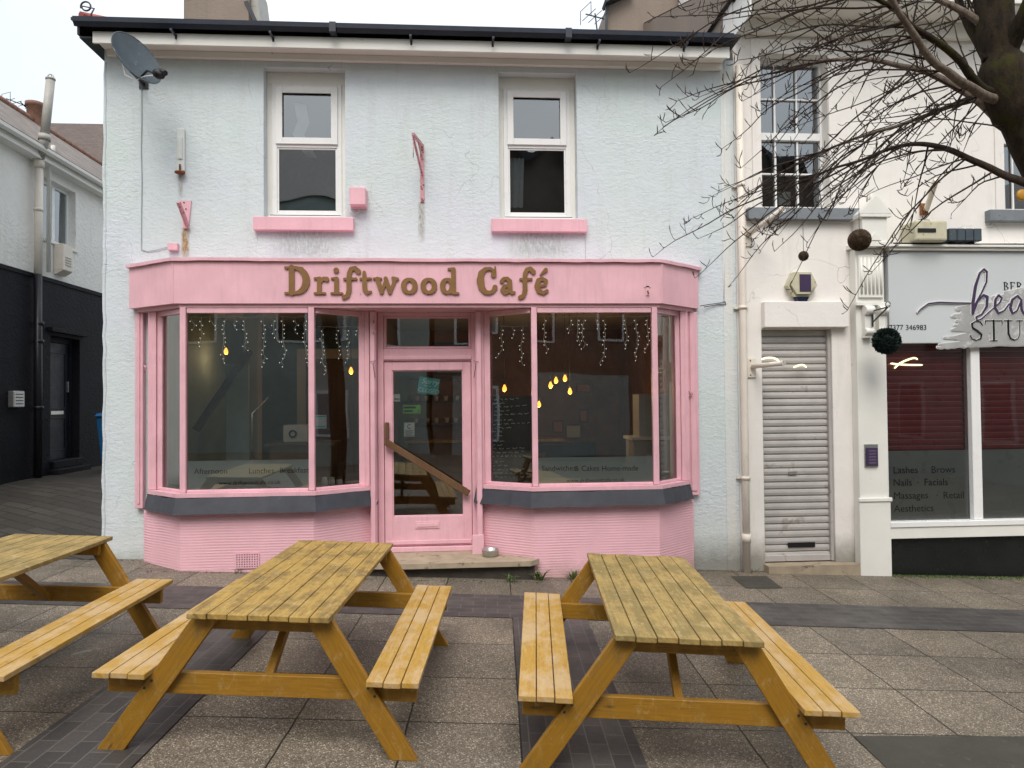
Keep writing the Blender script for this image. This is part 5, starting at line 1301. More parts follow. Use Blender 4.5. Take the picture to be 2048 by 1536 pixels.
# old strip light fitting
lt = thing('wall_fitting', 'old white vertical strip fitting with rust at its foot, left of the windows', 'light fitting', tuple(P(361, 345, 0)))
a, b = P(353, 347, -.03), P(369, 257, -.03)
mb = MB(); mb.box(a.x, b.x, -.035, -.002, a.z+.03, b.z); mb.box(a.x+.02, b.x-.02, -.05, -.036, a.z+.16, b.z-.1); mb.build('backplate', paint('chipped white enamel', (.66, .70, .68), .5, .1, 9, .2, 40, (.25, .14, .08), .68, 22), lt, .005)
mb = MB(); mb.lathe([(.001, 0), (.052, .002), (.056, .018), (.02, .03)], ((a.x+b.x)/2, -.05, a.z-.005), 14); mb.box((a.x+b.x)/2-.008, (a.x+b.x)/2+.008, -.055, -.04, a.z+.02, a.z+.1); mb.build('end_cap', M['rust'], lt)
# pink tube bracket
tb = thing('pole_bracket', 'pink tapered pole bracket above the left end of the fascia, rust streak below', 'bracket', tuple(P(368, 455, 0)))
a, b, c_, d_ = P(363, 401, -.01), P(383, 402, -.01), P(377, 457, -.01), P(367, 457, -.01)
mb = MB(); mb.prism([(a.x, a.z), (d_.x, d_.z), (c_.x, c_.z), (b.x, b.z)], -.022, -.002); mb.build('plate', M['pink'], tb, .003)
t0, t1 = P(375, 452, -.04), P(357, 404, -.22)
mb = MB(); mb.tube([t0, t1], .024, 12, cap=False); mb.tube([t1+(t0-t1)*.001, t1+(t0-t1)*.06], .021, 12); mb.build('socket_tube', M['rust_pink'], tb)
for px, py in ((368, 405), (372, 418), (372, 437)): bo = MB(); q_ = P(px, py, -.022); bo.lathe([(.001, -.008), (.008, -.006), (.009, 0)], (q_.x, -.022, q_.z), 8, axis='y'); bo.build('bolt', M['rust'], tb)
# rust streaks are real staining on the wall: thin film
def stain(pts, w, name, label, col, alpha=.75):
    m = N(name+' film'); v = m.coord('Object', (1, 1, .35)); 
    at_ = m.mr(m.noise(v, 42, 6, .7), .32, .66, 0, alpha); uv = m.n('ShaderNodeTexCoord'); sx = m.n('ShaderNodeSeparateXYZ'); m.l(uv.outputs['UV'], sx.inputs[0])
    e1 = m.mr(m.math('ABSOLUTE', m.math('SUBTRACT', sx.outputs[0], .5)), .5, .18); e2 = m.mr(sx.outputs[1], 0, .3)
    m.l(m.math('MULTIPLY', m.math('MULTIPLY', at_, e1), e2), m.b.inputs['Alpha']); m.fin(m.mix(m.noise(v, 30, 4), col, sc(col, .6)), .8)
    a, b = pts; mb = MB(); mb.face([(a.x-w/2, -.0045, b.z), (a.x+w/2, -.0045, b.z), (a.x+w/2, -.0045, a.z), (a.x-w/2, -.0045, a.z)], [(0, 0), (1, 0), (1, 1), (0, 1)])
    o = mb.build(name, m.m, cafe); o['label'] = label; return o
stain((P(371, 456, 0), P(371, 520, 0)), .10, 'rust_stain', 'yellow rust streak', (.50, .26, .05), 1.0)
stain((P(843, 404, 0), P(843, 490, 0)), .10, 'rust_stain', 'faint brown streak', (.40, .34, .24), .55)
stain((P(361, 349, 0), P(361, 400, 0)), .07, 'rust_stain', 'faint brown streak', (.42, .38, .30), .5)
stain((P(610, 462, 0), P(610, 520, 0)), .9, 'damp_stain', 'grey damp streak', (.42, .45, .44), .4)
stain((P(1080, 464, 0), P(1080, 520, 0)), .9, 'damp_stain', 'grey damp streak', (.42, .45, .44), .4)
# small pink junction box, pink alarm box, hanging sign bracket
a, b = P(335, 500, -.05), P(355, 486, -.05); mb = MB(); mb.box(a.x, b.x, -.055, -.002, a.z, b.z); o = mb.build('junction_box', M['pink'], None, .004, loc=(a.x, -.03, a.z)); tag(o, 'tiny pink junction box just above the left end of the fascia', 'junction box')
a, b = P(697, 406, -.14), P(727, 374, -.14); al = thing('alarm_box', 'pink square alarm box beside the left upstairs window', 'alarm box', (a.x, -.0, a.z))
mb = MB(); mb.box(a.x+.01, b.x+.02, -.14, -.002, a.z-.02, b.z); mb.build('case', M['pink'], al, .008, )
mb = MB(); mb.box(a.x+.005, b.x+.025, -.03, -.0015, a.z-.03, b.z+.01); mb.build('backplate', M['pink'], al, .004)
mb = MB(); mb.tube([P(717, 414, -.02), P(718, 424, -.02), P(710, 430, -.02), P(703, 426, -.02), P(695, 416, -.05), P(688, 428, -.08), P(682, 431, -.08)], .004, 5); mb.build('cable', M['wire_white'], al)
sbk = thing('sign_bracket', 'rusty pink projecting sign bracket between the two upstairs windows', 'bracket', tuple(P(843, 404, 0)))
t0, t1 = P(844, 288, -.012), P(844, 404, -.012); mb = MB(); mb.box(t0.x-.022, t0.x+.022, -.018, -.002, t1.z, t0.z); mb.build('wall_strap', M['rust_pink'], sbk, .003)
out_ = Vector(P(826, 268, -.62)); mb = MB(); mb.bar((t0.x, -.02, t0.z-.02), out_, .03, .03); mb.build('top_arm', M['rust_pink'], sbk)
mb = MB(); mb.bar((t0.x, -.02, P(842, 350, 0).z), out_+Vector((.002, .03, -.03)), .022, .022); mb.build('strut', M['rust_pink'], sbk)
mb = MB(); mid_ = Vector((t0.x, -.02, t0.z)).lerp(out_, .45); mb.bar(mid_-Vector((0, 0, .02)), (t0.x, -.02, P(842, 318, 0).z), .014, .014); mb.tube([out_-Vector((0, -.04, .02)), out_-Vector((0, -.04, .24))], .004, 5); mb.build('stay', M['rust_pink'], sbk)
for py in (300, 345, 378, 398): bo = MB(); q_ = P(844, py, -.018); bo.lathe([(.001, -.009), (.008, -.006), (.009, 0)], (q_.x, -.018, q_.z), 8, axis='y'); bo.build('bolt', M['rust'], sbk)
# little fitting on fascia right, hooks by the door, loose wires on the right wall
a = P(1295, 582, Ff); hk = thing('hook_plate', 'small pink plate with rusty hook near the right end of the fascia', 'hook', (a.x, Ff, a.z))
mb = MB(); mb.box(a.x-.018, a.x+.018, Ff-.008, Ff-.0005, a.z-.05, a.z+.055); mb.box(a.x-.035, a.x+.035, Ff-.008, Ff-.0008, a.z+.04, a.z+.055); mb.build('plate', M['pink'], hk)
mb = MB(); mb.tube([(a.x, Ff-.01, a.z), (a.x, Ff-.03, a.z-.015), (a.x+.003, Ff-.03, a.z-.04)], .007, 6); mb.build('hook', M['rust'], hk)
for (px, lab) in ((747, 'bent wire hook on the pink pier left of the cafe door'), (951, 'bent wire hook on the pink pier right of the cafe door')):
    a = P(px, 722, -.23); mb = MB(); s_ = 1 if px < 800 else -1
    mb.tube([P(px-6*s_, 724, -.235), P(px+4*s_, 721, -.25), P(px-1*s_, 728, -.25), P(px+3*s_, 755, -.235)], .0035, 5); o = mb.build('hook', M['dark_metal'], None, loc=a); tag(o, lab, 'hook')
for py in (645, 665): 
    a = P(748, py, -.23); mb = MB(); mb.lathe([(.010, -.012), (.018, -.008), (.020, .003)], (a.x, -.230, a.z), 12, axis='y'); o = mb.build('pipe_stub', M['pink'], None, loc=a); tag(o, 'round pink stub on the pier left of the door, %s of two' % ('upper' if py == 645 else 'lower'), 'stub', 'round pink stubs on the pier')
mb = MB(); mb.tube([P(1400, 612, -.07), P(1418, 609, -.04), P(1440, 606, -.02), P(1450, 603, -.012), P(1452, 609, -.012), P(1436, 609, -.012), P(1408, 614, -.04)], .005, 5); o = mb.build('cable', M['dark_metal'], None, loc=P(1450, 605, 0)); tag(o, 'short loop of cable between the right end of the fascia and the drainpipe', 'cable')
mb = MB(); mb.tube([P(1150, 436, -.01), P(1168, 440, -.09), P(1171, 460, -.012), P(1171, 520, -.01)], .003, 5); o = mb.build('cable', M['wire_white'], None, loc=P(1171, 460, 0)); tag(o, 'thin white cable dropping from the right upstairs sill to the fascia', 'cable')
mb = MB(); mb.tube([P(1449, 110, -.01), P(1450, 300, -.01), P(1449, 520, -.01), P(1448, 600, -.01)], .004, 5); o = mb.build('cable', M['wire_white'], None, loc=P(1449, 600, 0)); tag(o, 'long pale vertical cable on the blue wall near the drainpipe', 'cable')
for k, (px, py) in enumerate(((292, 738), (1381, 788))):
    a = P(px, py, -.085); mb = MB(); mb.tube([a+Vector((-.02, 0, .04)), a+Vector((.018, -.03, 0)), a+Vector((-.018, 0, -.035))], .007, 6); o = mb.build('cleat', M['rust_pink'], None, loc=a); tag(o, 'small rusty cleat on the far %s pink pilaster' % ('left', 'right')[k], 'cleat')
# dog bowl
p = P(981, 1111, -.36); bw = thing('dog_bowl', 'brushed steel dog bowl on the cafe door step', 'bowl', (p.x, -.36, -.0215))
mb = MB(); mb.lathe([(.001, .002), (.075, .0), (.088, .004), (.093, .066), (.098, .072), (.094, .076), (.086, .072), (.078, .016), (.001, .012)], (p.x, -.36, -.0215), 28); mb.build('body', M['steel'], bw)
# white paint scuffs / sticker residue on riser
# ================================================================== LEFT HOUSE ACROSS THE ALLEY
XW = -7.15
lh = thing('alley_house', 'white roughcast house with black painted ground floor across the alley on the left', 'building', (XW, 6, .4))
DO = (4.58, 5.52, .40, 2.88); WO = (4.42, 5.42, 4.54, 5.60)
mb = MB(); wall_holes(mb, 1.0, 14, 3.87, 5.93, XW, .3, [WO], axis='y'); mb.build('upper_wall', M['white_rough'], lh)
mb = MB(); wall_holes(mb, 1.0, 14, -.6, 3.868, XW+.03, .33, [DO], axis='y'); mb.box(XW+.031, XW+.05, 1.0, 14, 3.80, 3.866); mb.build('lower_wall', M['black_rough'], lh)
mb = MB(); mb.box(-12.5, XW-.302, 1.0, 1.3, -.6, 5.9); mb.box(-12.5, XW-.302, 13.7, 14, -.6, 5.9); mb.box(-12.5, -12.2, 1.302, 13.698, -.6, 5.9); mb.build('rear_wall', M['white_rough'], lh)
zr = PX(30, 219, -9.7).z; EZ = 5.93
mb = MB(); f1 = [(XW+.28, .8, (EZ+.03)), (XW+.28, 14.2, (EZ+.03)), (-9.7, 14.2, zr), (-9.7, .8, zr)]; mb.face(f1, quv(f1, (0, 1, 0), (-2.83, 0, zr-(EZ+.03))))
f2 = [(-12.6, 14.2, (EZ+.03)), (-12.6, .8, (EZ+.03)), (-9.7, .8, zr), (-9.7, 14.2, zr)]; mb.face(f2, quv(f2, (0, 1, 0), (2.9, 0, zr-(EZ+.03))))
mb.face([(XW+.28, .8, (EZ+.01)), (-12.6, .8, (EZ+.01)), (-12.6, 14.2, (EZ+.01)), (XW+.28, 14.2, (EZ+.01))]); mb.face([(XW+.28, .8, (EZ+.03)), (-9.7, .8, zr), (-12.6, .8, (EZ+.03))]); mb.face([(XW+.28, 14.2, (EZ+.03)), (-9.7, 14.2, zr), (-12.6, 14.2, (EZ+.03))])
mb.build('roof', M['slate_brown'], lh)
mb = MB()
for i in range(44): mb.tube([(-9.7, .8+i*.305, zr+.01), (-9.7, .8+i*.305+.298, zr+.016)], .075, 8)
mb.build('ridge_tile', M['orange_tile'], lh)
mb = MB(); prof_ = [(0, 0), (.03, -.07), (.07, -.085), (.11, -.05), (.115, 0)]
for k in range(4):
    p, q = prof_[k], prof_[k+1]; mb.face([(XW+.20+p[0], .8, (EZ)+p[1]), (XW+.20+p[0], 14.2, (EZ)+p[1]), (XW+.20+q[0], 14.2, (EZ)+q[1]), (XW+.20+q[0], .8, (EZ)+q[1])], smooth=True)
mb.box(XW+.18, XW+.199, .8, 14.2, (EZ-.17), (EZ)); mb.box(XW+.002, XW+.179, .8, 14.2, (EZ-.17), (EZ-.15)); mb.build('gutter', M['white_paint'], lh)
# window
mb = MB(); y0, y1, z0, z1 = WO; xf = XW-.12
for (a, b, c_, d_) in ((y0, y0+.06, z0, z1), (y1-.06, y1, z0, z1), (y0+.06, y1-.06, z0, z0+.06), (y0+.06, y1-.06, z1-.06, z1), ((y0+y1)/2-.045, (y0+y1)/2+.045, z0+.06, z1-.06)): mb.box(xf-.06, xf, a, b, c_, d_)
wf_ = mb.build('window', M['upvc'], lh, .004)
for (a, b) in ((y0+.06, (y0+y1)/2-.045), ((y0+y1)/2+.045, y1-.06)):
    gm = MB(); gm.face([(xf-.03, a, z0+.06), (xf-.03, b, z0+.06), (xf-.03, b, z1-.06), (xf-.03, a, z1-.06)]); gm.build('pane', M['glass_up'], wf_)
mb = MB(); mb.box(xf-.4, xf-.38, y0-.2, y1+.2, z0-.2, z1+.2); mb.build('curtain', paint('dark teal curtain', (.05, .09, .10), .8), lh)
mb = MB(); mb.box(XW-.06, XW+.03, y0-.04, y1+.04, z0-.055, z0-.002); mb.build('window_sill', M['white_paint'], lh, .004)
# door
mb = MB(); y0, y1, z0, z1 = DO; xd_ = XW-.12
mb.box(xd_-.06, xd_+.02, y0+.002, y0+.09, .6, z1-.002); mb.box(xd_-.06, xd_+.02, y1-.09, y1-.002, .6, z1-.002); mb.box(xd_-.06, xd_+.02, y0+.09, y1-.09, z1-.10, z1-.002); mb.build('door_frame', M['black_rough'], lh, .004)
mb = MB(); mb.box(xd_-.05, xd_-.01, y0+.092, y1-.092, .70, z1-.102)
for (a, b) in ((.85, 1.45), (1.60, 2.62)): 
    for q in ((y0+.18, y0+.205, a, b), (y1-.205, y1-.18, a, b), (y0+.205, y1-.205, a, a+.025), (y0+.205, y1-.205, b-.025, b)): mb.box(xd_-.0095, xd_+.006, q[0], q[1], q[2], q[3])
do_ = mb.build('door', M['navy_door'], lh, .003)
mb = MB(); mb.box(xd_-.009, xd_+.012, (y0+y1)/2-.20, (y0+y1)/2+.20, 1.50, 1.565); mb.build('letterbox', M['steel'], do_, .003)
mb = MB(); mb.box(xd_-.009, xd_+.03, y1-.165, y1-.135, 1.9, 2.1); mb.build('door_handle', M['steel'], do_, .003)
mb = MB(); mb.box(XW-.15, XW+.22, y0-.05, y1+.05, .3, .56); mb.box(XW-.15, XW+.10, y0, y1, .561, .695); mb.build('door_step', M['black_rough'], lh, .01)
mb = MB(); mb.box(XW+.031, XW+.13, y0-.12, y1+.12, z1+.06, z1+.13); mb.build('door_hood', M['black_rough'], lh, .004)
# soil pipe with grey vent flue
sp2 = thing('soil_pipe', 'thick soil pipe on the alley house, cream above black, with leaning grey flue', 'pipe', tuple(PX(75, 950, XW+.12)))
pb_, pm_, pt_ = PX(76, 955, XW+.12), PX(76, 548, XW+.12), PX(78, 330, XW+.12)
mb = MB(); mb.tube([pb_, pm_], .062, 14)
for z in (2.7, 3.0, 1.6): mb.tube([(pb_.x, pb_.y, z), (pb_.x, pb_.y, z+.06)], .078, 14)
mb.build('lower_pipe', M['pipe_black'], sp2)
mb = MB(); mb.tube([pm_, pt_], .062, 14); mb.tube([pt_-Vector((0, 0, .05)), pt_+Vector((0, 0, .1))], .08, 14); mb.tube([(pm_.x, pm_.y, 4.9), (pm_.x, pm_.y, 4.95)], .072, 14); mb.build('upper_pipe', M['pipe_cream'], sp2)
f0, f1_, f2_ = Vector(pt_)+Vector((0, 0, .1)), Vector(PX(88, 285, XW+.3)), Vector(PX(101, 160, XW+.35))
mb = MB(); mb.tube([f0, f1_, f1_+(f2_-f1_)*.1], .075, 14); mb.tube([f1_+(f2_-f1_)*.03, f1_+(f2_-f1_)*.12], .092, 14); mb.tube([f1_+(f2_-f1_)*.1, f2_], .068, 14)
mb.tube([f2_, f2_+Vector((0, 0, .03))], .075, 14)
for k in range(4): a = k*math.pi/2; mb.tube([f2_+Vector((.06*math.cos(a), .06*math.sin(a), .03)), f2_+Vector((.04*math.cos(a), .04*math.sin(a), .08)), f2_+Vector((0, 0, .10))], .006, 5)
mb.build('flue', M['grey_plastic'], sp2)
rw = thing('rainwater_pipe', 'thin white rainwater pipe with swan neck beside the thick soil pipe', 'pipe', (XW+.05, 4.5, 4.0))
a, b, c_ = PX(106, 305, XW+.24), PX(98, 322, XW+.07), PX(88, 500, XW+.07)
mb = MB(); mb.tube([a+Vector((0, 0, .12)), a, a+(b-a)*.5+Vector((0, 0, -.03)), b, Vector((b.x, b.y, 3.95))], .034, 10); mb.build('pipe', M['white_paint'], rw)
a, b = PX(128, 548, XW+.18), PX(153, 502, XW+.18); vb_ = thing('vent_cover', 'cream louvred vent cover under the window of the alley house', 'vent', (XW, a.y, a.z))
mb = MB(); mb.box(XW+.002, XW+.17, a.y, b.y-.1, a.z+.08, b.z+.05)
mb.hexa([(XW+.002, a.y, a.z), (XW+.05, a.y, a.z), (XW+.05, b.y-.1, a.z), (XW+.002, b.y-.1, a.z), (XW+.002, a.y, a.z+.079), (XW+.17, a.y, a.z+.079), (XW+.17, b.y-.1, a.z+.079), (XW+.002, b.y-.1, a.z+.079)]); mb.build('case', M['pipe_cream'], vb_, .006)
mb = MB()
for k in range(4): mb.box(XW+.171, XW+.178, a.y+.06, b.y-.16, a.z+.30-k*.045, a.z+.315-k*.045)
mb.build('louvre', M['grey_plastic'], vb_)
a, b = PX(24, 815, XW+.10), PX(46, 782, XW+.10); bx_ = thing('bulkhead_lamp', 'unlit silvery bulkhead lamp on the black alley wall', 'lamp', (XW+.05, a.y, a.z))
mb = MB(); mb.box(XW+.032, XW+.13, a.y, b.y, a.z, b.z); mb.build('body', M['steel'], bx_, .012)
mb = MB()
for k in range(4): mb.box(XW+.131, XW+.138, a.y+.05, b.y-.05, a.z+.05+k*.05, a.z+.065+k*.05)
mb.build('grille', M['dark_metal'], bx_)
# wheelie bin
q = -6.24; by_ = 5.25; zb = gz(-6.5, by_)+.01
bn = thing('wheelie_bin', 'blue wheelie bin in the alley, half hidden by the cafe corner', 'bin', (q, by_, zb))
mb = MB(); mb.hexa([(q-.22, by_-.26, zb+.06), (q+.22, by_-.26, zb+.06), (q+.22, by_+.22, zb+.06), (q-.22, by_+.22, zb+.06), (q-.29, by_-.34, zb+.98), (q+.29, by_-.34, zb+.98), (q+.29, by_+.34, zb+.98), (q-.29, by_+.34, zb+.98)]); mb.build('body', M['blue_bin'], bn, .02, 2)
mb = MB(); mb.hexa([(q-.31, by_-.38, zb+.985), (q+.31, by_-.38, zb+.985), (q+.31, by_+.36, zb+.985), (q-.31, by_+.36, zb+.985), (q-.28, by_-.34, zb+1.04), (q+.28, by_-.34, zb+1.04), (q+.28, by_+.34, zb+1.08), (q-.28, by_+.34, zb+1.08)]); mb.tube([(q-.28, by_+.38, zb+1.0), (q+.28, by_+.38, zb+1.0)], .02, 8); mb.build('lid', M['blue_bin'], bn, .01)
for s_ in (-1, 1):
    mb = MB(); mb.tube([(q+s_*.25-.02, by_+.24, zb+.09), (q+s_*.25+.02, by_+.24, zb+.09)], .09, 16); mb.build('wheel', M['black'], bn)
# chimney + aerial of the alley house
cp_ = PX(70, 250, -9.7); cc = thing('chimney_pot', 'squat orange clay chimney pot on the alley house ridge', 'chimney pot', (-9.7, cp_.y, zr))
mb = MB(); mb.lathe([(.16, -.3), (.17, .30), (.2, .32), (.2, .40), (.15, .42), (.13, .30)], (-9.7, cp_.y, zr+.04), 18); mb.build('pot', M['orange_tile'], cc)
def aerial(base, top, boomdir, label, n_=5, L=.5, el=.22):
    t = thing('tv_aerial', label, 'aerial', tuple(base)); mb = MB(); mb.tube([base, top], .012, 6); mb.build('mast', M['dark_metal'], t)
    mb = MB(); bd_ = Vector(boomdir).normalized(); a = Vector(top)-bd_*L/2-Vector((0, 0, .05)); mb.tube([a, a+bd_*L], .010, 6); cr = bd_.cross(Vector((0, 0, 1))).normalized()
    for k in range(n_): c_ = a+bd_*(L*(k+.5)/n_); mb.tube([c_-cr*el, c_+cr*el], .006, 5)
    mb.tube([a-cr*el*.8+Vector((0, 0, -.10)), a-cr*el*.8+Vector((0, 0, .12)), a+cr*el*.8+Vector((0, 0, .12)), a+cr*el*.8+Vector((0, 0, -.1))], .006, 5); mb.build('antenna', M['dark_metal'], t)
aerial(PX(62, 225, -9.9), PX(40, 203, -9.9), (0.5, 1, 0), 'thin television aerial above the alley house roof', 4, .6, .18)
# brown house far up the alley
fh = thing('far_house', 'distant brown roofed house behind the alley house roof', 'building', (-15, 22, 2))
pL, pR = P(108, 262, 20), P(320, 240, 20)
mb = MB(); zt_ = 1.7+(P(180, 252, 20).z-1.7)*32.2/28.2; ze_ = P(120, 300, 20).z
f1 = [(-21, 20, ze_-2.4), (-5, 20, ze_-2.4), (-5, 24, zt_), (-15.6, 24, zt_)]; f1 = [(-24, 19.5, zt_-4.5), (-5, 19.5, zt_-4.5), (-5, 24, zt_+.1), (-19, 24, zt_+.1)]
mb.face(f1, quv(f1, (1, 0, 0), (0, 4.5, 4.6))); mb.face([(-24, 28.5, zt_-4.5), (-24, 19.5, zt_-4.5), (-19, 24, zt_+.1)], [(0, 0), (9, 0), (4.5, 6)]); f3 = [(-5, 28.5, zt_-4.5), (-24, 28.5, zt_-4.5), (-19, 24, zt_+.1), (-5, 24, zt_+.1)]; mb.face(f3, quv(f3, (1, 0, 0), (0, -4.5, 4.6)))
mb.build('roof', mk_slate('dark brown tiles', (.085, .06, .05), (.115, .08, .065)), fh); mb = MB(); mb.box(-23.6, -5.2, 19.9, 28.1, 0, zt_-4.5); mb.build('wall', M['brown_render'], fh)
# chimney stack and gable behind the cafe roof
ck = thing('chimney_stack', 'broad brown rendered chimney stack behind the left part of the cafe roof', 'chimney', (-2.9, 2.6, 6.3))
a, b = P(367, 40, 2.4), P(498, 20, 2.4); b2 = P(545, 42, 2.7)
mb = MB(); mb.box(a.x, b.x, 2.4, 3.3, 6.2, a.z+.9); mb.build('stack', M['brown_render'], ck, .01)
mb = MB(); mb.hexa([(b.x+.002, 2.5, 6.2), (b2.x+.02, 2.5, 6.2), (b2.x+.02, 3.2, 6.2), (b.x+.002, 3.2, 6.2), (b.x+.002, 2.5, b.z+.55), (b.x+.05, 2.5, b.z+.55), (b.x+.05, 3.2, b.z+.55), (b.x+.002, 3.2, b.z+.55)]); mb.build('flashing', M['grey_plastic'], ck)
mb = MB(); mb.bar((b.x-.04, 2.39, a.z+.3), (b2.x-.12, 2.44, b2.z-.3), .02, .06); mb.build('lead_strip', M['dark_metal'], ck)
gb = thing('rear_gable', 'streaked brown rendered gable rising behind the right part of the cafe roof', 'building', (1.9, 3.9, 6.2))
g0, g1, g2 = P(1207, 62, 3.9), P(1213, 13, 3.9), P(1262, -8, 3.9); g3 = P(1425, -8, 3.9)
mb = MB(); mb.prism([(g0.x, 5.9), (g3.x, 5.9), (g3.x, g3.z+.9), (g2.x+.6, g2.z+.6), (g2.x, g2.z), (g1.x, g1.z)], 3.9, 7.5); mb.build('wall', M['brown_render'], gb)
mb = MB(); mb.bar((g1.x-.05, 3.86, g1.z+.0), (g2.x, 3.86, g2.z+.06), .3, .05); mb.bar((g1.x, 3.86, g1.z), (g0.x, 3.86, g0.z-.6), .06, .05); mb.build('verge', M['dark_metal'], gb)
w0, w1 = P(1388, 16, 3.0), P(1458, -6, 3.0)
mb = MB(); mb.box(w0.x, w1.x+.1, 2.9, 3.8, 6.0, w1.z+.8); mb.build('white_parapet', M['cream'], gb)
aerial(P(1196, 75, 3.0), P(1190, 27, 3.0), (1, .4, 0), 'small television aerial beside the brown gable', 3, .35, .2)
# ================================================================== FIXINGS ON THE CREAM BUILDING
c = P(1606, 570, -.1); ab = thing('alarm_box', 'hexagonal cream alarm box with dark panel above the shuttered doorway', 'alarm box', (c.x, 0, c.z))
hx = [(-.185, 0), (-.10, -.135), (.09, -.135), (.185, 0), (.11, .155), (-.11, .155)]
mb = MB(); mb.prism([(c.x+x, c.z+z) for x, z in hx], -.085, -.002); mb.prism([(c.x+x*.8, c.z+z*.8) for x, z in hx], -.115, -.086); mb.build('case', M['cream_plastic'], ab, .012, 2)
mb = MB(); mb.box(c.x-.05, c.x+.09, -.122, -.116, c.z-.08, c.z+.125); mb.build('front_panel', M['purple'], ab, .003)
mb = MB(); mb.prism([(c.x-.08, c.z-.137), (c.x-.05, c.z-.19), (c.x+.05, c.z-.19), (c.x+.08, c.z-.137)], -.09, -.01); mb.build('strobe', paint('dark blue lens', (.015, .02, .05), .2), ab, .004)
# flood lamp group over the fascia
a, b = P(1830, 474, -.3), P(1893, 432, -.3); fl_ = thing('floodlight', 'old cream floodlight housing lying on the beauty studio fascia', 'floodlight', (a.x, -.1, 3.48))
mb = MB(); mb.box(a.x, b.x, -.32, -.03, 3.495, 3.495+b.z-a.z); mb.build('housing', M['cream_plastic'], fl_, .03, 3)
mb = MB(); mb.box(a.x+.02, a.x+.24, -.328, -.321, 3.495+.10, 3.495+.145); mb.build('slot', M['black'], fl_)
mb = MB(); q_ = P(1852, 430, -.15); mb.tube([(q_.x, -.15, 3.70), (q_.x+.01, -.16, 3.78)], .03, 8); mb.build('gland', M['rust'], fl_)
pole = thing('pole_stub', 'white pole stub leaning out above the old floodlight', 'pole', (q_.x, -.05, 3.8)); t0, t1 = P(1853, 418, -.06), P(1873, 358, -.5); mb = MB(); mb.tube([t0, t1], .032, 12, cap=False); mb.tube([t1+(t0-t1)*.005, t1+(t0-t1)*.02], .028, 12); mb.build('tube', M['pipe_cream'], pole)
mb = MB(); mb.box(t0.x-.05, t0.x+.05, -.02, -.002, t0.z-.06, t0.z+.08); mb.build('wall_plate', M['rust'], pole)
a, b = P(1896, 474, -.25), P(1962, 446, -.25); bf = thing('floodlight', 'black ribbed floodlight sitting on the beauty studio fascia', 'floodlight', (a.x, -.1, 3.48))
mb = MB()
for k in range(4): x0 = a.x+k*(b.x-a.x)/4; mb.box(x0+.004, x0+(b.x-a.x)/4-.004, -.27, -.06, 3.51, 3.51+b.z-a.z-.02)
mb.box(a.x, b.x, -.25, -.08, 3.515, 3.51+b.z-a.z-.03); mb.build('housing', M['dish'], bf, .008); mb = MB(); mb.box(a.x+.05, a.x+.09, -.2, -.12, 3.476, 3.509); mb.box(b.x-.09, b.x-.05, -.2, -.12, 3.476, 3.509); mb.build('foot', M['dark_metal'], bf)
# pole stubs by the drainpipe
def stub(a, b, ya, yb, label, r_=.03):
    t0, t1 = P(*a, ya), P(*b, yb); t = thing('pole_bracket', label, 'bracket', (t0.x, 0, t0.z)); mb = MB(); mb.tube([t0, t1], r_, 12); mb.tube([t1+(t0-t1)*.0, t1+(t0-t1)*.04], r_*1.25, 12); mb.build('tube', M['pipe_cream'], t)
    mb = MB(); mb.box(t0.x-.06, t0.x+.05, -.02, -.002, t0.z-.13, t0.z+.10); mb.build('wall_plate', M['pipe_cream'], t, .003)
    for dz in (-.1, .07): bo = MB(); bo.lathe([(.001, -.008), (.008, -.006), (.009, 0)], (t0.x-.02, -.02, t0.z+dz), 8, axis='y'); bo.build('bolt', M['rust'], t)
stub((1496, 470), (1566, 418), -.03, -.55, 'cream pole bracket slanting up beneath the grey sill beside the drainpipe')
stub((1505, 733), (1568, 726), -.03, -.45, 'cream horizontal pole bracket left of the roller shutter', .028)
M['glow_streak'] = emit('pale yellow streak glow', (1, .93, .55), .9)  # emissive tubes added for pale yellow streaks of unknown source
def glow_streak(pls, y, label, r_=.011):
    t = thing('yellow_streak', label, 'light rope', tuple(P(pls[0][0][0], pls[0][0][1], y)))
    for pl_ in pls: mb = MB(); pp = smooth0([Vector(P(a, b, y)) for a, b in pl_]); mb.tube(pp, [r_*.6]+[r_]*(len(pp)-2)+[r_*.6], 8); mb.build('tube', M['glow_streak'], t)
def smooth0(pts, k=4):
    o_ = []
    for i in range(len(pts)-1):
        p0, p1, p2, p3 = pts[max(0, i-1)], pts[i], pts[i+1], pts[min(len(pts)-1, i+2)]
        for j in range(k): t = j/k; o_.append(.5*((2*p1)+(p2-p0)*t+(2*p0-5*p1+4*p2-p3)*t*t+(3*p1-p0-3*p2+p3)*t**3))
    o_.append(pts[-1]); return o_
glow_streak([[(1523, 719), (1532, 716), (1546, 716), (1555, 720), (1559, 726)]], -.30, 'pale yellow glowing loop on the horizontal bracket by the roller shutter')
glow_streak([[(1587, 735), (1597, 731), (1606, 730), (1613, 735)]], -.01, 'short pale yellow glowing curl on the upper slats of the roller shutter')
glow_streak([[(1781, 727), (1800, 729), (1822, 730), (1845, 730)], [(1789, 737), (1798, 728), (1812, 721), (1828, 716), (1835, 719)]], -.06, 'crossed pale yellow glowing streaks at the top of the salon window')
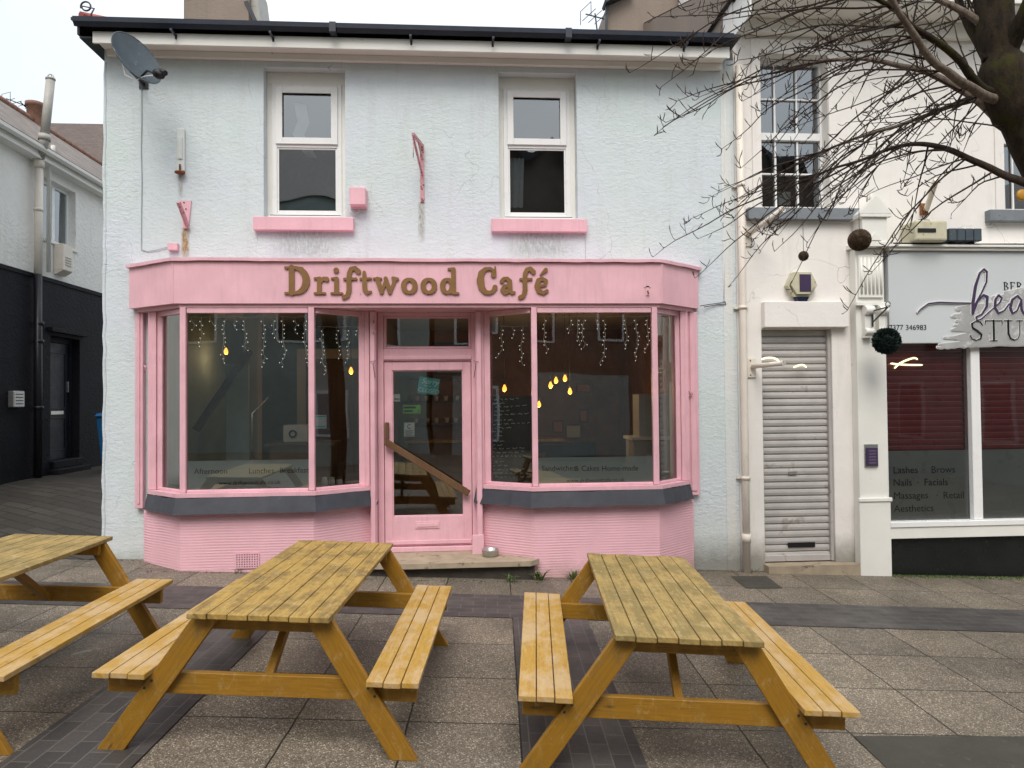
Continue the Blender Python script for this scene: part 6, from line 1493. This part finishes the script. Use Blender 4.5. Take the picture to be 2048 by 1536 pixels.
# intercom
a, b = P(1733, 932, -.16), P(1756, 890, -.16); ic = thing('intercom', 'dark intercom panel on the white pilaster of the beauty studio', 'intercom', (a.x, -.13, a.z))
mb = MB(); mb.box(a.x-.01, b.x+.01, -.145, -.1305, a.z-.015, b.z+.01); mb.build('backplate', M['steel'], ic, .003); mb = MB(); mb.box(a.x+.003, b.x-.003, -.165, -.1455, a.z, b.z-.03); mb.build('keypad', M['purple'], ic, .004)
mb = MB()
for k in range(5): mb.box(a.x+.03, b.x-.03, -.1675, -.1655, a.z+.03+k*.035, a.z+.042+k*.035)
mb.build('button', flat('grey violet button', (.16, .13, .2), .4), ic)
# hanging balls
def ball(name, px, py, y, r_, mat_, label, cat, leafy, ztop, spikes=500, grp=None):
    c = Vector(P(px, py, y)); t = thing(name, label, cat, tuple(c), grp); mb = MB(); n_ = spikes
    mb.lathe([(.001, -r_*.86), (r_*.5, -r_*.74), (r_*.8, -r_*.35), (r_*.86, 0), (r_*.8, r_*.35), (r_*.5, r_*.74), (.001, r_*.86)], tuple(c), 14)
    for k in range(n_):
        zz = 1-2*(k+.5)/n_; ph = k*2.39996; rr = math.sqrt(1-zz*zz); d_ = Vector((rr*math.cos(ph), rr*math.sin(ph), zz)); tt_ = d_.cross(Vector((random.uniform(-1, 1), random.uniform(-1, 1), random.uniform(-1, 1)))).normalized()
        p0 = c+d_*r_*.80; L_ = r_*random.uniform(.22, .34)
        if leafy: mb.face([p0-tt_*r_*.10, p0+d_*L_*.6+tt_*r_*.12, p0+d_*L_, p0+d_*L_*.5-tt_*r_*.14], rnd=random.random())
        else: mb.tube([p0-tt_*r_*.25, p0+d_*r_*.16, p0+tt_*r_*.3], r_*.03, 4, cap=False)
    mb.build('ball', mat_, t)
    mb = MB(); mb.tube([c+Vector((0, 0, r_*.8)), (c.x, c.y, ztop)], .0025, 4); mb.build('string', M['black'], t); return c
random.seed(9)
ball('hanging_ball', 1719, 480, -1.9, .105, M['ball_brown'], 'round brown wicker ball hanging from the branches in front of the white pilaster', 'hanging ball', False, P(1719, 380, -1.9).z, 420)
ball('hanging_ball', 1607, 512, -1.9, .048, M['ball_brown'], 'small dark brown ball hanging from a twig above the hexagonal alarm box', 'hanging ball', False, P(1607, 440, -1.9).z, 200)
cT = ball('topiary_ball', 1773, 682, -.5, .142, M['ball_green'], 'dark green artificial topiary ball hanging from the scroll bracket on the pilaster', 'topiary ball', True, P(1774, 612, -.5).z, 900)
bk = thing('hanging_bracket', 'black scrolled iron bracket on the pilaster holding the green ball', 'bracket', (4.86, -.14, 2.5)); mb = MB()
t0, t1, t2 = P(1745, 622, -.22), P(1776, 614, -.52), P(1745, 645, -.22); mb.bar(t0, t1, .014, .014); mb.bar(t2, t1, .012, .012); mb.bar(t0+Vector((0, 0, .05)), t2-Vector((0, 0, .05)), .016, .016)
ccx = Vector(t1)+Vector((0, 0, .03)); mb.tube([ccx+Vector((.028*math.cos(a), 0, .03*math.sin(a))) for a in [i*.5 for i in range(13)]], .005, 6); mb.build('arm', M['dark_metal'], bk)
# round amber ornament in far right window
c = P(2044, 390, -.06); mb = MB(); mb.lathe([(.001, -.03), (.05, -.03), (.07, -.015), (.07, 0), (.05, .012), (.001, .012)], (c.x, -.05, c.z), 20, axis='y'); o = mb.build('flower_ornament', paint('amber glaze', (.45, .22, .02), .4), None, loc=c); tag(o, 'round amber ornament on the window at the far right edge', 'ornament')
# weeds and moss
def weed(px, py, y, label, n_=26, L=.12, grp='weeds at the foot of the wall'):
    p = P(px, py, y); x, y = p.x, y; z0 = gz(x, y); mb = MB()
    for k in range(n_):
        a = random.uniform(0, 6.28); l = L*random.uniform(.4, 1); b0 = Vector((x+random.uniform(-.04, .04), y+random.uniform(-.02, .02), z0-.004)); dr_ = Vector((math.cos(a), math.sin(a)*.6, 0)); w_ = l*.09; sd_ = Vector((-dr_.y, dr_.x, 0))*w_
        p1 = b0+dr_*l*.35+Vector((0, 0, l*.6)); p2 = b0+dr_*l*.85+Vector((0, 0, l*random.uniform(.5, .9))); rr = random.random()
        mb.face([b0-sd_*.4, b0+sd_*.4, p1+sd_, p1-sd_], rnd=rr); mb.face([p1-sd_, p1+sd_, p2], rnd=rr)
    o = mb.build('weed', M['weed'], None, loc=(x, y, z0)); tag(o, label, 'weed', grp)
random.seed(4)
weed(1022, 1145, -.72, 'green weed tuft under the front edge of the door step'); weed(1078, 1142, -.62, 'largest green weed growing at the right tip of the door step', 40, .15); weed(1148, 1146, -.56, 'green weed tuft against the ribbed pink wall behind the right table', 34, .14)
weed(1508, 1146, -.05, 'tiny weed at the foot of the drainpipe', 12, .07); weed(478, 1136, -.55, 'small weed at the left edge of the pink air vent', 14, .08)
mb = MB(); random.seed(6)
for k in range(2600):
    x = 4.99+random.random()**1.0*5; y = -.09-abs(random.gauss(0, .07)); z = gz(x, y); s_ = random.uniform(.004, .014); a = random.uniform(0, 3.14); h_ = random.uniform(.004, .02)
    dx_, dy_ = math.cos(a)*s_, math.sin(a)*s_; mb.face([(x-dx_, y-dy_, z), (x+dx_, y+dy_, z), (x+dx_*.3+random.uniform(-.01, .01), y+dy_*.3, z+h_)], rnd=random.random())
o = mb.build('moss', M['weed']); tag(o, 'thin green moss growing along the foot of the black plinth', 'moss', kind='stuff')
mb = MB()
for k in range(500):
    x = random.uniform(-4.0, 3.6); y = (-.52 if -3.3 < x < -1.2 or .5 < x < 2.4 else -.06)-abs(random.gauss(0, .035))
    if -1.2 < x < .8: y = -.70-abs(random.gauss(0, .03))
    z = gz(x, y); s_ = random.uniform(.004, .012); a = random.uniform(0, 3.14); dx_, dy_ = math.cos(a)*s_, math.sin(a)*s_
    mb.face([(x-dx_, y-dy_, z+.001), (x+dx_, y+dy_, z+.001), (x-dy_*.5, y+dx_*.5, z+random.uniform(.003, .010))], rnd=random.random())
o = mb.build('debris', paint('dry dirt crumbs', (.07, .055, .035), .9)); tag(o, 'dirt crumbs and moss scraps along the foot of the cafe wall', 'debris', kind='stuff')
# ================================================================== HOUSES ACROSS THE SQUARE (behind the viewer, seen mirrored in the glass)
def opp_house(x0, x1, y1, ze, peak, px_, gable, label, m_):
    h = thing('terraced_house', label, 'building', ((x0+x1)/2, y1, -.3), 'houses across the square'); mb = MB()
    y0 = y1-7
    if gable: 
        poly = [(x0, -.8), (x1, -.8), (x1, ze), (px_, peak), (x0, ze)]; mb.prism(poly, y0, y1)
    else: mb.box(x0, x1, y0, y1, -.8, ze)
    w = mb.build('wall', m_, h)
    mb = MB()
    if gable:
        for (xa, xb) in ((x0-.3, px_), (x1+.3, px_)):
            zz = ze-.3*(peak-ze)/abs(px_-(x0 if xa < px_ else x1)); f = [(xa, y0-.3, zz+.06), (xa, y1+.3, zz+.06), (xb, y1+.3, peak+.08), (xb, y0-.3, peak+.08)]; mb.face(f, quv(f, (0, 1, 0), (xb-xa, 0, peak-zz)))
            mb.face([(v[0], v[1], v[2]-.12) for v in f])
            mb.face([f[1], f[2], (f[2][0], f[2][1], f[2][2]-.25), (f[1][0], f[1][1], f[1][2]-.25)])
    else:
        ym = (y0+y1)/2
        for (ya, yb) in ((y1+.3, ym), (y0-.3, ym)): f = [(x0-.2, ya, ze-.1), (x1+.2, ya, ze-.1), (x1+.2, yb, peak), (x0-.2, yb, peak)]; mb.face(f, quv(f, (1, 0, 0), (0, yb-ya, peak-ze)))
        mb.face([(x0, y0, ze), (x0, y1, ze), (x0, ym, peak-.1)]); mb.face([(x1, y0, ze), (x1, y1, ze), (x1, ym, peak-.1)])
    mb.build('roof', M['slate'], h)
    nw = max(2, int((x1-x0)/2.4))
    for fl__ in range(2):
        for k in range(nw):
            cx = x0+(x1-x0)*(k+.5)/nw; z = 3.6+fl__*2.6
            if z+1.4 > ze: continue
            mb = MB(); mb.box(cx-.5, cx+.5, y1+.002, y1+.05, z, z+1.4); wf__ = mb.build('window', M['upvc'], h); mb = MB(); mb.box(cx-.42, cx+.42, y1+.051, y1+.056, z+.08, z+1.32); mb.build('pane', M['black'], wf__)
    mb = MB(); mb.box(x0+.6, x1-.6, y1+.002, y1+.06, -.2, 2.5); sf = mb.build('shopfront', M['shop_dim'], h)
M['shop_dim'] = paint('faded green shop timber', (.30, .36, .34), .5); M['dark_stone'] = paint('dark local stone', (.13, .105, .085), .8, .3, 1.5, .5, 12); M['dark_render'] = paint('grey green render', (.36, .42, .40), .8, .2, 1, .3, 12)
opp_house(-10, -1.2, -16.5, 8.8, 11.7, 0, False, 'grey rendered house with long slate roof across the square, mirrored in the left windows', M['dark_render'])
opp_house(-1.0, 6.2, -16.5, 7.6, 11.3, 2.7, True, 'dark stone house with pointed gable across the square, mirrored in the right upstairs window', M['dark_stone'])
opp_house(7.6, 14.4, -16.5, 7.6, 11.1, 11.0, True, 'dark stone gabled house across the square, mirrored in the sash window', M['dark_stone'])
opp_house(14.8, 24, -16.5, 6.5, 9.0, 0, False, 'low grey rendered house across the square, furthest to the right', M['dark_render'])
opp_house(-19, -10.4, -16.5, 6.5, 9.4, 0, False, 'grey rendered house across the square, furthest to the left', M['dark_render'])
def added_side_house(x0, x1, y0, y1, ze, peak, label, wm='dark_render'):  # unseen houses added to block low sky in reflections and darken the sides
    h = thing('terraced_house', label, 'building', ((x0+x1)/2, (y0+y1)/2, -.3), 'houses across the square'); mb = MB(); mb.box(x0, x1, y0, y1, -.9, ze); mb.build('wall', M[wm], h); xm = (x0+x1)/2; mb = MB()
    for xa in (x0-.3, x1+.3): f = [(xa, y0-.2, ze-.1), (xa, y1+.2, ze-.1), (xm, y1+.2, peak), (xm, y0-.2, peak)]; mb.face(f, quv(f, (0, 1, 0), (xm-xa, 0, peak-ze)))
    mb.face([(x0, y1, ze), (x1, y1, ze), (xm, y1, peak-.1)]); mb.face([(x0, y0, ze), (x1, y0, ze), (xm, y0, peak-.1)]); mb.build('roof', M['slate'], h); xf_ = x1 if x1 < 0 else x0; s_ = 1 if x1 < 0 else -1
    for k in range(4):
        for z in (.4, 3.8):
            yc = y0+(y1-y0)*(k+.5)/4; mb = MB(); a, b = sorted((xf_+s_*.002, xf_+s_*.06)); mb.box(a, b, yc-.6, yc+.6, z, z+1.7); w = mb.build('window', M['upvc'], h); mb = MB(); a, b = sorted((xf_+s_*.061, xf_+s_*.066)); mb.box(a, b, yc-.5, yc+.5, z+.1, z+1.6); mb.build('pane', M['grey_sill'], w)
added_side_house(-20, -13, -15, -.5, 6.2, 8.6, 'unseen long dark stone house added on the left to darken the glass reflections', 'dark_stone')
added_side_house(14, 21, -15, -.5, 6.2, 8.6, 'unseen long rendered house added on the right to darken reflections and side light')
# ================================================================== TREE
random.seed(31)
def c8(x, y): return 1240+x/2.478, y/2.478
tree = thing('bare_tree', 'bare winter tree with mossy trunk reaching over from the right, twigs across the cream building', 'tree', (P(2165, 1100, -3.6).x, -3.6, gz(4)))
def pl3(pts, y0, y1, c=True):
    o_ = []
    for i, (x, y) in enumerate(pts):
        t = i/(len(pts)-1); a, b = c8(x, y) if c else (x, y); o_.append(Vector(P(a, b, y0+(y1-y0)*t)))
    return o_
def smooth(pts, k=4):
    o_ = []
    for i in range(len(pts)-1):
        p0, p1, p2, p3 = pts[max(0, i-1)], pts[i], pts[i+1], pts[min(len(pts)-1, i+2)]
        for j in range(k):
            t = j/k; o_.append(.5*((2*p1)+(p2-p0)*t+(2*p0-5*p1+4*p2-p3)*t*t+(3*p1-p0-3*p2+p3)*t**3))
    o_.append(pts[-1]); return o_
tk = pl3([(1700, -560), (1800, -200), (1850, 0), (1865, 160), (1895, 330), (1950, 520), (2030, 680), (2130, 900), (2230, 1300), (2290, 2000)], -3.6, -3.6)
tk.append(Vector((tk[-1].x+.05, -3.6, gz(5)-.2)))
tks = smooth(tk, 4); rs_ = []
for i, p in enumerate(tks): rs_.append(.095+.055*min(1, i/len(tks)*1.2)+.018*noise.noise(p*6)+(.03 if 15 < i < 22 else 0))
mb = MB(); mb.tube(tks, rs_, 18)
o = mb.build('trunk', M['bark'], tree)
limbs = {}
def limb(key, pts, y0, y1, r0, r1, m_='limb'):
    p = smooth(pl3(pts, y0, y1), 5); n_ = len(p); p = [v+Vector((noise.noise(v*5), noise.noise(v*5+Vector((9, 0, 0))), noise.noise(v*5+Vector((0, 9, 0)))))*.012 for v in p]
    mb = MB(); mb.tube(p, [r0+(r1-r0)*(i/(n_-1))**.8 for i in range(n_)], 10); mb.build('limb', M[m_], tree); limbs[key] = p
limb('A', [(2030, 700), (1960, 660), (1890, 600), (1800, 520), (1700, 450), (1560, 375), (1420, 335), (1280, 300), (1160, 290), (1000, 300)], -3.65, -3.2, .044, .010)
limb('B', [(1890, 500), (1800, 470), (1720, 420), (1640, 370), (1540, 290), (1460, 180), (1380, 60), (1320, -40), (1240, -160)], -3.6, -4.2, .036, .014)
limb('C', [(1890, 470), (1800, 440), (1740, 380), (1680, 290), (1540, 190), (1440, 130), (1380, 60), (1250, -20), (1080, -100)], -3.6, -4.0, .034, .012, 'bark')
limb('D', [(2120, 940), (1990, 900), (1880, 860), (1720, 780), (1580, 730), (1460, 715), (1340, 740), (1200, 790), (1050, 840), (940, 890)], -3.7, -3.0, .032, .006, 'twig')
limb('E', [(1910, 440), (1850, 460), (1740, 500), (1600, 540), (1450, 600), (1240, 660), (1100, 710), (940, 780)], -3.5, -2.6, .03, .006)
limb('F', [(1830, 300), (1760, 180), (1700, 60), (1660, -80), (1600, -220)], -3.6, -3.2, .04, .02, 'bark')
limb('G', [(1900, 300), (1960, 180), (2010, 60), (2060, -80)], -3.6, -3.9, .07, .04, 'bark')
limb('H', [(1850, 160), (1700, 60), (1500, -40), (1300, -120), (1000, -160)], -3.6, -3.4, .03, .01, 'limb')
tw_ = MB(); tn = 0
def spur(p, d, L):
    pts = [p]; up = Vector((random.uniform(-.5, .5), random.uniform(-.5, .5), random.uniform(.2, 1))).normalized(); dd = (d*.6+up*random.choice((1, 1, -.8))).normalized()
    n_ = random.randint(3, 5)
    for k in range(n_): pts.append(pts[-1]+dd*L/n_); dd = (dd+up*.55+Vector((random.uniform(-.3, .3), random.uniform(-.3, .3), random.uniform(-.3, .3)))).normalized()
    r0 = .0032; tw_.tube(pts, [r0]+[.0024]*(n_-2)+[.0036, .0012] if n_ >= 2 else .002, 4, cap=False)
    if L > .07 and random.random() < .6: 
        q = pts[1]; e = Vector((random.uniform(-1, .4), random.uniform(-.6, .6), random.uniform(-.3, 1))).normalized(); tw_.tube([q, q+e*L*.4, q+e*L*.55+Vector((0, 0, .01))], [.0025, .0034, .001], 4, cap=False)
def twig(a, b, sag, r0=.0065, wob=.03, side=True):
    L = (b-a).length; n_ = max(5, int(L/.09)); pts = []; nrm_ = Vector((0, 0, 1)); ph = random.uniform(0, 50)
    for i in range(n_+1):
        t = i/n_; p = a.lerp(b, t)+Vector((0, 0, sag*L*math.sin(math.pi*t)))+Vector((noise.noise(Vector((t*L*3, ph, 0))), noise.noise(Vector((t*L*3, ph+7, 3))), noise.noise(Vector((t*L*3, ph+20, 1)))))*wob*min(1, t*3)
        pts.append(p)
    tw_.tube(pts, [r0*(1-t_/n_)**.8+.0018 for t_ in range(n_+1)], 5, cap=False)
    d = (b-a).normalized()
    for i in range(1, n_+1):
        if random.random() < (.62 if i > n_*.25 else .3): spur(pts[i], (pts[i]-pts[i-1]).normalized(), random.uniform(.04, .15))
    # hooked tip
    spur(pts[-1], d, .08)
    return pts
def start_on(key, f, ): p = limbs[key]; return p[int(f*(len(p)-1))].copy()
# explicit long shoots: (limb, fraction, tip x, tip y, sag)
long_ = [('H', 1., 50, 370, .03), ('H', .6, 170, 85, -.03), ('H', .9, 215, 435, .05), ('A', 1., 235, 600, .02), ('A', .97, 170, 670, .06), ('B', .7, 230, 615, .05), ('C', .9, 330, 320, .03),
 ('A', .8, 500, 735, .05), ('E', 1., 490, 945, .04), ('A', .9, 395, 480, .05), ('A', .75, 600, 835, .06), ('E', .8, 510, 1065, .05), ('D', 1., 165, 1275, .05), ('D', .9, 395, 1190, .03), ('D', .8, 370, 1385, .06),
 ('E', .9, 560, 1000, .03), ('D', .7, 530, 1420, .08), ('D', .6, 760, 1245, .06), ('E', .7, 700, 1240, .05), ('D', .35, 1130, 1530, .09), ('D', .25, 1250, 1340, .05), ('A', .6, 650, 1150, .07), ('E', .6, 930, 1200, .06),
 ('B', .5, 590, 290, .06), ('C', .6, 620, 200, .05), ('B', .6, 700, 560, .06), ('C', .8, 470, 110, .02), ('H', .8, 330, 60, .02), ('A', .5, 860, 1000, .1), ('A', .4, 1000, 1120, .1), ('D', .4, 950, 1050, .1), ('E', .45, 1130, 1060, .08), ('D', .3, 1430, 980, .1),
 ('D', .2, 1640, 1060, .1), ('D', .5, 1440, 1120, .08), ('H', .7, 560, 400, .08), ('H', .5, 640, 480, .08), ('B', .9, 610, 160, .03), ('F', .9, 1040, 60, .05), ('C', .5, 900, 250, .05), ('B', .4, 840, 430, .06)]
allp = []
for k, f, tx_, ty_, sg_ in long_:
    a = start_on(k, f); cx_, cy2 = c8(tx_, ty_); b = Vector(P(cx_, cy2, a.y+random.uniform(-.5, .9))); allp.append(twig(a, b, sg_*1.0, .0058))
# secondary shoots leaving the limbs and long shoots down to the left
for _ in range(48):
    src = random.choice(['A', 'A', 'B', 'C', 'D', 'D', 'E', 'E', 'H', 'F'])
    a = start_on(src, random.uniform(.15, .98)); an = rad(random.gauss(33, 17)); L = random.uniform(.25, 1.25)
    d = Vector((-math.cos(an), random.uniform(-.35, .5), -math.sin(an))).normalized(); allp.append(twig(a, a+d*L, random.uniform(0, .1), .0042))
for _ in range(44):
    s_ = random.choice(allp[:100]); i = random.randint(1, max(1, int(len(s_)*.7))); a = s_[i]; d = (s_[min(i+1, len(s_)-1)]-s_[i-1]).normalized()
    dd = (d+Vector((random.uniform(-.3, .3), random.uniform(-.5, .5), random.uniform(-.55, .45)))).normalized(); twig(a, a+dd*random.uniform(.15, .55), random.uniform(-.05, .1), .0035, .02)
# shoots rising and crossing near the trunk
for _ in range(34):
    a = start_on(random.choice(['B', 'C', 'F', 'G', 'H', 'A']), random.uniform(.1, .9)); an = rad(random.uniform(40, 150)); d = Vector((math.cos(an), random.uniform(-.4, .4), math.sin(an)*random.choice((1, 1, -.7)))).normalized(); twig(a, a+d*random.uniform(.25, .9), .02, .005)
tw_.build('crown', M['twig'], tree)
